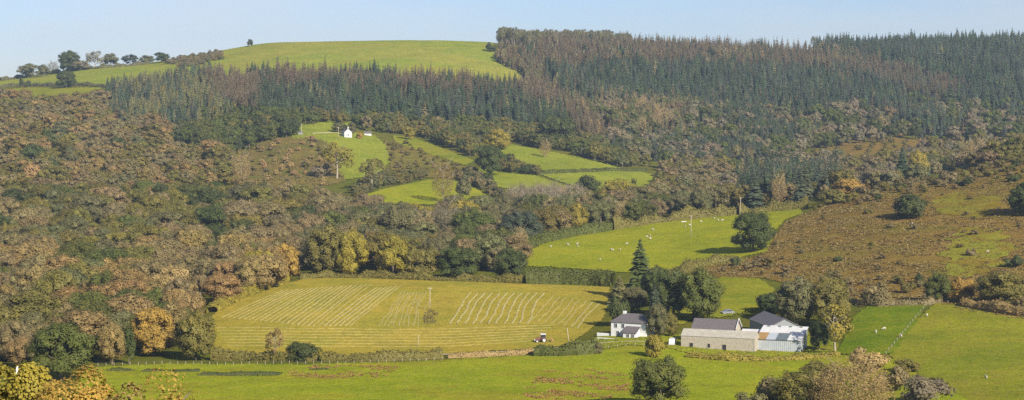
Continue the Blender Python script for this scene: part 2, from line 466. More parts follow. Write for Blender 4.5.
POLY = {
 'hay': [(208,322),(216,312),(240,300),(285,284),(325,275),(345,272),(372,275),(440,278),(520,280),(610,285),(608,300),(604,318),(590,330),(575,341),(558,347),(500,351),(440,355),(330,356),(250,356),(205,352)],
 'lower': [(85,368),(160,364),(300,365),(440,361),(540,355),(604,350),(625,346),(660,347),(690,354),(750,360),(800,358),(835,356),(880,356),(905,364),(950,386),(990,405),(1000,440),(40,440),(75,390)],
 'paddock': [(836,354),(846,335),(853,318),(868,306),(926,306),(917,322),(906,336),(894,354),(870,358)],
 'right': [(888,354),(903,336),(922,316),(936,303),(975,306),(1000,316),(1100,324),(1180,330),(1180,440),(990,440),(980,405),(940,386),(896,362)],
 'mid': [(516,266),(523,255),(545,243),(600,232),(660,223),(720,217),(800,209),(803,214),(785,220),(774,232),(768,252),(748,256),(725,262),(692,264),(668,278),(640,274),(560,268)],
 'patch': [(931,199),(950,195),(985,195),(1003,198),(1000,208),(980,218),(950,216),(935,212)],
 'slope': [(948,240),(968,228),(1000,232),(1012,245),(1008,262),(985,272),(955,276),(942,268)],
 'behind': [(690,300),(700,284),(722,277),(760,279),(775,290),(770,306),(740,314),(720,318),(695,318),(680,326),(672,322)],
 'yard': [(598,336),(612,336),(680,336),(700,330),(800,326),(840,345),(836,354),(800,358),(750,360),(690,354),(660,347),(625,346),(604,350),(585,346)],
 'cottage': [(300,126),(330,121),(352,122),(345,131),(375,136),(386,146),(390,162),(378,176),(345,180),(335,168),(338,150),(320,140),(290,139)],
 'tri': [(354,199),(385,189),(430,180),(455,180),(478,190),(492,199),(440,205),(390,205)],
 'ridge': [(392,136),(412,138),(432,145),(452,152),(474,161),(466,166),(440,158),(410,148),(395,142)],
 'A': [(486,145),(512,145),(560,154),(600,163),(625,169),(600,170),(550,172),(525,168),(508,158)],
 'B': [(540,175),(600,171.5),(640,172),(662,178),(656,189),(610,194),(575,187)],
 'C': [(480,166),(500,173),(535,176),(572,188),(560,192),(530,191),(490,187),(476,176)],
 'hilltop': [(198,70),(210,56),(225,48),(260,38),(300,36),(490,36),(496,52),(513,63),(527,75),(516,86),(400,92),(300,92),(240,92),(215,88)],
 'left': [(-60,92),(0,82),(40,76),(100,68),(150,62),(214,57),(216,72),(205,88),(150,90),(120,86),(60,85),(0,86)],
 'lstrip': [(-60,95),(0,90),(30,88),(100,88),(108,96),(98,104),(-60,102)],
 'bracken': [(690,278),(700,266),(760,256),(786,222),(830,204),(900,182),(1024,158),(1180,148),(1180,330),(1000,318),(930,304),(860,307),(846,300),(780,282),(760,278)],
 'farbracken': [(815,150),(850,141),(900,137),(945,140),(940,150),(900,160),(860,165),(815,165)],
 'heath': [(225,182),(235,160),(262,142),(292,137),(322,140),(345,150),(345,182),(300,192)],
 'heath2': [(384,142),(396,140),(440,158),(478,172),(482,182),(455,178),(430,178),(392,172)],
}
sheet('hay_field', POLY['hay'], M['hay'], 'mown hay field striped with pale rows of cut grass', 0.10)
HAYF = bpy.data.objects['hay_field']
sheet('lower_pasture', POLY['lower'], M['pasture'], 'bright green pasture across the foot of the picture')
sheet('paddock', POLY['paddock'], M['paddock'], 'small vivid green paddock right of the farm sheds', 0.16)
sheet('sheep_pasture', POLY['right'], M['rough'], 'olive green sheep pasture at the lower right', 0.13)
sheet('middle_pasture', POLY['mid'], M['mid'], 'green sheep pasture above the spruce, below the valley wood', 0.12, (600, 1000))
sheet('bracken_slope', POLY['bracken'], M['bracken'], 'brown bracken slope on the right', 0.08, (500, 1060))
sheet('grass_clearing', POLY['patch'], M['clearing'], 'bright grass clearing on the crest of the bracken slope', 0.25, (500, 1060), 1.5, 1.5)
sheet('grass_bank', POLY['slope'], M['clearing'], 'grassy bank in the bracken near the right edge', 0.25, (500, 1060), 2.0, 6.0)
sheet('grass_plot', POLY['behind'], M['rough'], 'grass plot behind the farm barns', 0.18, (500, 800), 1.5)
sheet('farm_yard_grass', POLY['yard'], M['pasture'], 'grass around the farm buildings', 0.2, (500, 700), 1.0)
sheet('cottage_field', POLY['cottage'], M['farfield'], 'green field below the white hillside cottage', 0.2, (1150, 1560))
sheet('hedged_field', POLY['tri'], M['mid'], 'small bright field below the cottage slope', 0.2, (1000, 1320))
sheet('ridge_field', POLY['ridge'], M['rough'], 'narrow pale grass ridge right of the cottage', 0.2, (1150, 1560))
sheet('slope_field', POLY['A'], M['farfield'], 'upper of the valley fields, below the dark grove', 0.2, (1150, 1560))
sheet('slope_field', POLY['B'], M['farfield'], 'right-hand valley field below the clipped hedge', 0.2, (1050, 1560))
sheet('slope_field', POLY['C'], M['farfield'], 'left-hand valley field behind the grey bare trees', 0.2, (1050, 1560))
sheet('hilltop_field', POLY['hilltop'], M['hill'], 'broad green hilltop field on the skyline', 0.2, (1600, 2390))
sheet('skyline_field', POLY['left'], M['hill'], 'green field below the skyline trees on the left', 0.2, (1600, 2390))
sheet('skyline_strip', POLY['lstrip'], M['rough'], 'pale strip of grass below the left skyline field', 0.2, (1500, 2390))
sheet('far_bracken', POLY['farbracken'], M['bracken'], 'brown clearing in the far valley wood on the right', 0.2, (1250, 1700), 2.0, 4.0)
sheet('heath_slope', POLY['heath'], M['heath'], 'rough brown slope left of the cottage field', 0.12, (1050, 1560), 2.0)
sheet('heath_slope', POLY['heath2'], M['heath'], 'rough brown slope right of the cottage field', 0.12, (1050, 1560), 2.0)

def strip(name, pts, width, hgt, mat, parent=None, lift=0.1, wob=0.0, step=2.0, seed=0, round_=True):
    """a raised strip following the ground through picture points"""
    P3 = [at(*p) for p in pts]
    xs, ys = [p.x for p in P3], [p.y for p in P3]
    d = np.concatenate([[0], np.cumsum([math.hypot(xs[i+1]-xs[i], ys[i+1]-ys[i]) for i in range(len(xs)-1)])])
    n = max(int(d[-1] / step), 3)
    s = np.linspace(0, d[-1], n)
    X = np.interp(s, d, xs); Y = np.interp(s, d, ys)
    r = np.random.default_rng(seed)
    wv = np.cumsum(r.normal(0, wob, n)); wv -= np.linspace(wv[0], wv[-1], n)
    TX, TY = np.gradient(X), np.gradient(Y); l = np.hypot(TX, TY); NX, NY = -TY / l, TX / l
    X, Y = X + NX * wv, Y + NY * wv
    prof = [(-1, 0), (-0.55, 0.75), (0, 1), (0.55, 0.75), (1, 0)] if round_ else [(-1, 0.5), (0, 1), (1, 0.5)]
    if round_: width *= 1.3; hgt *= 0.8
    hw = width / 2 * (1 + r.normal(0, 0.34 if round_ else 0.1, n).clip(-0.7, 0.8)); hh = hgt * (1 + r.normal(0, 0.35 if round_ else 0.1, n).clip(-0.8, 0.7))
    V = []
    for a, b in prof:
        x = X + NX * hw * a; y = Y + NY * hw * a
        V.append(np.stack([x, y, height(x, y) + lift + Y * 0.00018 + hh * b - (0.03 if b == 0 else 0)], -1))
    V = np.stack(V, 1); k = len(prof)
    idx = np.arange(n * k).reshape(n, k)
    q = np.stack([idx[:-1, :-1], idx[:-1, 1:], idx[1:, 1:], idx[1:, :-1]], -1).reshape(-1, 4)
    return link(name, mesh_np(name, V.reshape(-1, 3), [q], True), mat, parent)

tag(strip('farm_track', [(436,355.5),(480,353.5),(520,351.5),(555,349),(580,346),(606,343),(640,342),(662,344)], 2.6, 0.06, M['track'], None, 0.16, 0.05, 2, 3, False),
    'pale gravel track along the foot of the hay field to the farmhouse', None, None, 'structure')

# rows of cut hay
k = 0
for i in range(25):                                       # left block, running down to the left
    t = i / 24
    a = (283 + 118 * t, 291 - 8.5 * t + (4 if i > 18 else 0)); b = (222 + 128 * t, 318 + 9 * min(t * 1.5, 1))
    wd = 0.40 if i in (3, 7, 10, 12, 14, 16, 19, 20, 21, 22, 23) else 0.24
    m_ = ((a[0] + b[0]) / 2 - 1, (a[1] + b[1]) / 2)
    strip('windrow', [a, m_, b], wd, 0.10 + wd * 0.15, M['straw'], HAYF, 0.10, 0.035, 0.8, k); k += 1
for i in range(9):                                        # faint middle rows
    t = i / 8
    strip('windrow', [(402 + 24 * t, 292 + 1 * t), (392 + 26 * t, 308), (378 + 40 * t, 327)], 0.22, 0.08, M['straw'], HAYF, 0.10, 0.08, 0.8, k); k += 1
for i in range(11):                                       # bold curved rows on the right
    t = i / 10
    x = 466 + 74 * t
    strip('windrow', [(x + 4, 293.5), (x - 3, 301), (x - 8, 310), (x - 13 + 4 * t, 318), (x - 17 + 4 * t, 324.5)], 0.5, 0.15, M['straw'], HAYF, 0.10, 0.07, 0.8, k); k += 1
for i in range(8):                                        # fainter rows further right
    t = i / 7
    x = 553 + 46 * t
    strip('windrow', [(x, 296 + 8 * t), (x - 9, 308 + 5 * t), (x - 22, 321 + 8 * t)], 0.24 if i < 6 else 0.42, 0.10, M['straw'], HAYF, 0.10, 0.08, 0.8, k); k += 1
for i in range(7):                                        # headland rows along the bottom
    r0 = 329.5 + 2.9 * i
    strip('windrow', [(216 + 2 * i, r0 - 1), (300, r0), (380, r0 + 0.4), (455, r0 - 0.3), (555 - 4 * i, r0 - 4.0 - 0.2 * i)], 0.26, 0.09, M['straw'], HAYF, 0.10, 0.02, 1.0, k); k += 1

# ------------------------------------------------------------------ tree meshes (unit height, origin at the foot)
def ico(sub):
    bm = bmesh.new(); bmesh.ops.create_icosphere(bm, subdivisions=sub, radius=1)
    v = np.array([p.co[:] for p in bm.verts]); f = np.array([[q.index for q in p.verts] for p in bm.faces]); bm.free()
    return v, f
ICO1, ICO2 = ico(1), ico(2)

def unit(v): return v / np.maximum(np.linalg.norm(v, axis=-1, keepdims=True), 1e-9)

def leaf_quads(r, P, N, size, aspect=0.7):
    """rhombus leaves at P facing about N"""
    n = len(P)
    t = unit(np.cross(N, r.normal(size=(n, 3)))); b = np.cross(N, t)
    s = size * r.uniform(0.6, 1.35, (n, 1))
    f = N * s * r.uniform(-0.25, 0.25, (n, 1))
    V = np.stack([P - t * s, P - b * s * aspect + f, P + t * s, P + b * s * aspect + f], 1).reshape(-1, 3)
    return V, np.arange(4 * n).reshape(-1, 4)

def crown_lobes(seed, lobes, n_leaf, leaf, rx=0.36, zc=0.58, rz=0.40, lr=(0.12, 0.2), core=True, flat=1.0, top=1.0):
    r = np.random.default_rng(seed)
    C = []; tries = 0
    while len(C) < lobes:
        d = unit(r.normal(size=3)); tries += 1
        if d[2] < -0.85: continue
        q = r.uniform(0.62, 0.80)
        c = np.array([d[0] * rx * q, d[1] * rx * q, zc + d[2] * rz * q * (top if d[2] > 0 else 1)])
        if all(np.linalg.norm((c - e) / [1, 1, 1.0]) > 0.10 for e in C) or tries > 400: C.append(c)
    C = np.array(C); R = r.uniform(*lr, len(C)); LT = r.uniform(0, 1, len(C))
    V = []; T = []; Q = []; rT = []; rQ = []; nv = 0
    if core:
        iv, jf = ICO1
        for c, s, lt in [(np.array([0, 0, zc]), None, 0.4)] + list(zip(C, R, LT)):
            k = iv * (1 + 0.18 * r.normal(size=(len(iv), 1)))
            v = c + k * (np.array([rx, rx, rz]) * 0.42 if s is None else s * 0.76 * np.array([1, 1, flat]))
            V.append(v); T.append(jf + nv); rT.append(np.clip(lt * 0.5 + 0.5 * r.uniform(0, 1, len(jf)), 0, 1)); nv += len(v)
    if core:      # leaves over the middle of the crown too
        C = np.concatenate([C, [[0, 0, zc]]]); R = np.append(R, rx * 0.52); LT = np.append(LT, 0.4)
    wgt = R**1.6 / (R**1.6).sum()
    li = r.choice(len(C), n_leaf, p=wgt)
    d = unit(r.normal(size=(n_leaf, 3)) + 0.5 * unit(C[li] - [0, 0, zc - 0.1]) + [0, 0, 0.25])
    P = C[li] + d * (R[li] * r.uniform(0.78, 1.14, n_leaf))[:, None] * [1, 1, flat]
    N = unit(d + 0.9 * unit((P - [0, 0, zc - 0.12]) / [rx, rx, rz]) + 0.42 * r.normal(size=(n_leaf, 3)))
    v, q = leaf_quads(r, P, N, leaf)
    V.append(v); Q = q + nv
    rQ = np.clip(LT[li] * 0.5 + 0.5 * r.uniform(0, 1, n_leaf), 0, 1)
    V = np.concatenate(V)
    V[:, 2] = np.maximum(V[:, 2], 0.01)
    V[:, 2] /= V[:, 2].max() / 1.0
    return V, (np.concatenate(T) if T else np.zeros((0, 3), int)), Q, np.concatenate(rT + [rQ])

def crown_mesh(name, *a, **k):
    V, T, Q, R = crown_lobes(*a, **k)
    me = mesh_np(name, V, [T, Q] if len(T) else [Q], False, {'rnd': R})
    me.materials.append(M['leafsoft' if a[0] in range(200, 210) else 'leaf'])
    return me

def trunk_mesh(name, seed, r0=0.028, top=0.72, limbs=5, spread=0.26, start=0.22, mat='bark', twigs=0):
    r = random.Random(seed); m = MB()
    pts = [(0, 0, -0.04), (0, 0, 0.0)]
    x = y = 0
    for i in range(1, 6):
        x += r.uniform(-.012, .012); y += r.uniform(-.012, .012); pts.append((x, y, top * i / 5))
    m.tube(pts, [r0 * 1.25, r0 * 1.1] + [r0 * (1 - 0.16 * i) for i in range(1, 6)], 6)
    for i in range(limbs):
        z = start + (top - start) * (i + r.random()) / limbs
        a = i * 2.4 + r.uniform(-.5, .5); l = spread * r.uniform(0.7, 1.1)
        q1 = (cos(a) * l * .5, sin(a) * l * .5, z + l * .45); q2 = (cos(a) * l, sin(a) * l, z + l * r.uniform(.6, 1.0))
        m.tube([(0, 0, z), q1, q2], [r0 * .5, r0 * .34, r0 * .12], 5)
        for t in range(twigs):
            b = a + r.uniform(-1.1, 1.1); s = r.uniform(.3, 1); o = Vector(q1).lerp(Vector(q2), s); ll = l * r.uniform(.35, .7)
            m.tube([o, o + Vector((cos(b) * ll * .6, sin(b) * ll * .6, ll * r.uniform(.2, .9)))], [r0 * .16, r0 * .05], 3, False)
    me = m.mesh(name, True); me.materials.append(M[mat])
    return me

def spruce_mesh(name, seed, levels=22, per=9, base=0.06, rad=0.2, droop=0.35, sparse=0.0, irregular=0.12, mat='needle', prof=0.62):
    r = np.random.default_rng(seed)
    V = []; Qs = []; rn = []; n = 0
    for i in range(levels):
        t = i / (levels - 1)
        z = base + (0.985 - base) * t
        R = rad * ((1 - t) ** prof + 0.02) * r.uniform(1 - irregular, 1 + irregular)
        kk = max(int(per * (1 - 0.5 * t)), 4)
        off = r.uniform(0, 6.28)
        for j in range(kk):
            if r.random() < sparse: continue
            a = off + 2 * pi * j / kk + r.normal(0, 0.12)
            l = R * r.uniform(0.75, 1.2); wv = l * r.uniform(0.28, 0.42)
            zz = z + r.normal(0, 0.008)
            d = np.array([cos(a), sin(a), 0]); s = np.array([-sin(a), cos(a), 0])
            dz = -droop * l * r.uniform(0.6, 1.4)
            hump = 0.10 * l
            p0 = np.array([0, 0, zz + 0.012]); p1 = d * l * .55 + s * wv + [0, 0, zz + dz * .45 - hump]
            p2 = d * l + [0, 0, zz + dz]; p3 = d * l * .55 - s * wv + [0, 0, zz + dz * .45 - hump]
            pm = d * l * .5 + [0, 0, zz + dz * .35 + hump]
            V += [p0, p1, p2, p3, pm]
            Qs += [(n, n + 1, n + 4), (n + 1, n + 2, n + 4), (n + 2, n + 3, n + 4), (n + 3, n, n + 4)]
            g = r.random(); rn += [np.clip(g * .6 + .4 * r.random(), 0, 1) for _ in range(4)]
            n += 5
    # leader
    for j in range(3):
        a = j * 2.1
        V += [np.array([0, 0, 1.0]), np.array([cos(a) * .03, sin(a) * .03, .94]), np.array([cos(a + 1.5) * .03, sin(a + 1.5) * .03, .94])]
        Qs.append((n, n + 1, n + 2)); rn.append(0.7); n += 3
    me = mesh_np(name, np.array(V), [np.array(Qs)], False, {'rnd': rn})
    me.materials.append(M[mat])
    return me

def twig_crown(name, seed, n_leaf, leaf, rx=0.34, zc=0.6, rz=0.38):
    """thin crown of small loose leaf sprays; the branches carry the look"""
    r = np.random.default_rng(seed)
    d = unit(r.normal(size=(n_leaf, 3))); q = r.uniform(0.25, 1.0, n_leaf) ** 0.5
    P = np.array([0, 0, zc]) + d * q[:, None] * [rx, rx, rz]
    P *= 1 + 0.10 * np.sin(P[:, [1, 2, 0]] * 23 + seed)
    N = unit(d + r.normal(size=(n_leaf, 3)))
    v, f = leaf_quads(r, P, N, leaf, 0.35)
    v[:, 2] = np.maximum(v[:, 2], 0.02); v[:, 2] /= v[:, 2].max()
    me = mesh_np(name, v, [f], False, {'rnd': r.uniform(0, 1, n_leaf)})
    me.materials.append(M['leaf'])
    return me

PR = {}          # kind -> list of (crown mesh, trunk mesh, crown width as a fraction of height)
def width_of(me):
    c = np.empty(len(me.vertices) * 3, np.float32); me.vertices.foreach_get('co', c); c = c.reshape(-1, 3)
    return float((np.ptp(c[:, 0]) + np.ptp(c[:, 1])) / 2)
def proto(kind, crown, trunk): PR.setdefault(kind, []).append((crown, trunk, width_of(crown)))

for s in range(7):
    proto('round', crown_mesh('crown', 100 + s, 26 + 3 * s, 5200, 0.0150, rx=0.42, zc=0.48, rz=0.50, lr=(0.095, 0.155)), trunk_mesh('trunk', s, 0.026, 0.66, 6, 0.20, 0.2))
for s in range(6):      # woodland canopy trees
    proto('wood', crown_mesh('crown', 200 + s, 18 + s % 4, 1300, 0.026, rx=0.38, zc=0.52, rz=0.46, lr=(0.10, 0.15)), trunk_mesh('trunk', 20 + s, 0.022))
for s in range(4):
    proto('bush', crown_mesh('crown', 300 + s, 15, 1500, 0.034, rx=0.55, zc=0.40, rz=0.48, lr=(0.18, 0.28), flat=0.85), trunk_mesh('trunk', 40 + s, 0.03, 0.4, 4, 0.3, 0.05))
for s in range(4):
    proto('spruce', spruce_mesh('crown', 400 + s, 20, 12, 0.05, 0.22, 0.40, 0.06, 0.22), trunk_mesh('trunk', 60 + s, 0.016, 0.9, 0))
for s in range(3):
    proto('bigspruce', spruce_mesh('crown', 430 + s, 34, 17, 0.03, 0.27, 0.28, 0.05, 0.22), trunk_mesh('trunk', 70 + s, 0.018, 0.92, 0))
for s in range(4):
    proto('larch', spruce_mesh('crown', 450 + s, 18, 10, 0.10, 0.17, 0.2, 0.12, 0.25), trunk_mesh('trunk', 80 + s, 0.014, 0.95, 0))
for s in range(4):
    proto('twiggy', twig_crown('crown', 500 + s, 2600, 0.020, 0.38, 0.52, 0.46), trunk_mesh('trunk', 90 + s, 0.018, 0.78, 9, 0.34, 0.18, 'palebark', 5))
for s in range(2):
    proto('bigtwig', twig_crown('crown', 520 + s, 17000, 0.015, 0.5, 0.46, 0.52), trunk_mesh('trunk', 97 + s, 0.012, 0.6, 14, 0.34, 0.1, 'palebark', 7))
for s in range(3):      # sparse crown with the pale limbs showing
    proto('sparse', crown_mesh('crown', 530 + s, 16, 1500, 0.022, rx=0.40, zc=0.56, rz=0.40, lr=(0.08, 0.13), core=False), trunk_mesh('trunk', 110 + s, 0.026, 0.72, 8, 0.28, 0.22, 'palebark', 3))

TINT = dict(dkgreen=(0.050, 0.066, 0.020), green=(0.075, 0.09, 0.022), olive=(0.125, 0.115, 0.032), yellowgreen=(0.20, 0.175, 0.03),
            golden=(0.27, 0.185, 0.05), russet=(0.19, 0.142, 0.065), brown=(0.155, 0.132, 0.074), tan=(0.27, 0.205, 0.11), greygreen=(0.105, 0.107, 0.055),
            spruce=(0.034, 0.05, 0.028), bluespruce=(0.045, 0.06, 0.045), larch=(0.10, 0.079, 0.055), twig=(0.26, 0.20, 0.14), greytwig=(0.155, 0.138, 0.105))
for k_ in TINT: TINT[k_] = (TINT[k_][0] * 1.24, TINT[k_][1] * 1.14, TINT[k_][2] * 0.82)
def tint_of(k, r=random, v=0.13):
    c = TINT[k]
    if k in ('spruce', 'bluespruce') and v > 0.1: v = 0.3
    g = 1 + r.uniform(-v, v)
    return tuple(x * g * (1 + r.uniform(-v, v) * 0.5) for x in c)

NAMES = dict(round='broadleaf_tree', wood='broadleaf_tree', bush='bush', spruce='spruce_tree', bigspruce='spruce_tree', larch='larch_tree', bigtwig='bare_tree', twiggy='bare_tree', sparse='sparse_tree')
USED = {}        # (kind, variant) -> (crown object, trunk object) of a tree that stands in the scene
COUNT = {}
def plant(loc, kind, wm, hm, tint, label, cat='tree', group=None, var=None, rz=None, name=None):
    n = COUNT.get(kind, 0); COUNT[kind] = n + 1
    vi = n % len(PR[kind]) if var is None else var
    cr, tr, cw = PR[kind][vi]
    o = empty(name or NAMES[kind], loc, random.uniform(0, 6.28) if rz is None else rz)
    o.scale = (wm / cw, wm / cw, hm)
    tag(o, label, cat, group)
    c = link('crown', cr, None, o); c['tint'] = list(tint)
    t = link('trunk', tr, None, o)
    USED.setdefault((kind, vi), (c, t))
    return o

PLACED = []      # (x, y, radius) of the trees placed one by one
def ptree(px, row, wpx, hpx, kind, tk, label, cat='tree', group=None, name=None, sink=0.0):
    g = at(px, row); s = g.y / F
    PLACED.append((g.x, g.y, wpx * s * 0.5))
    return plant((g.x, g.y, g.z - sink), kind, wpx * s, hpx * s, tint_of(tk, random, 0.06), label, cat, group, None, None, name)

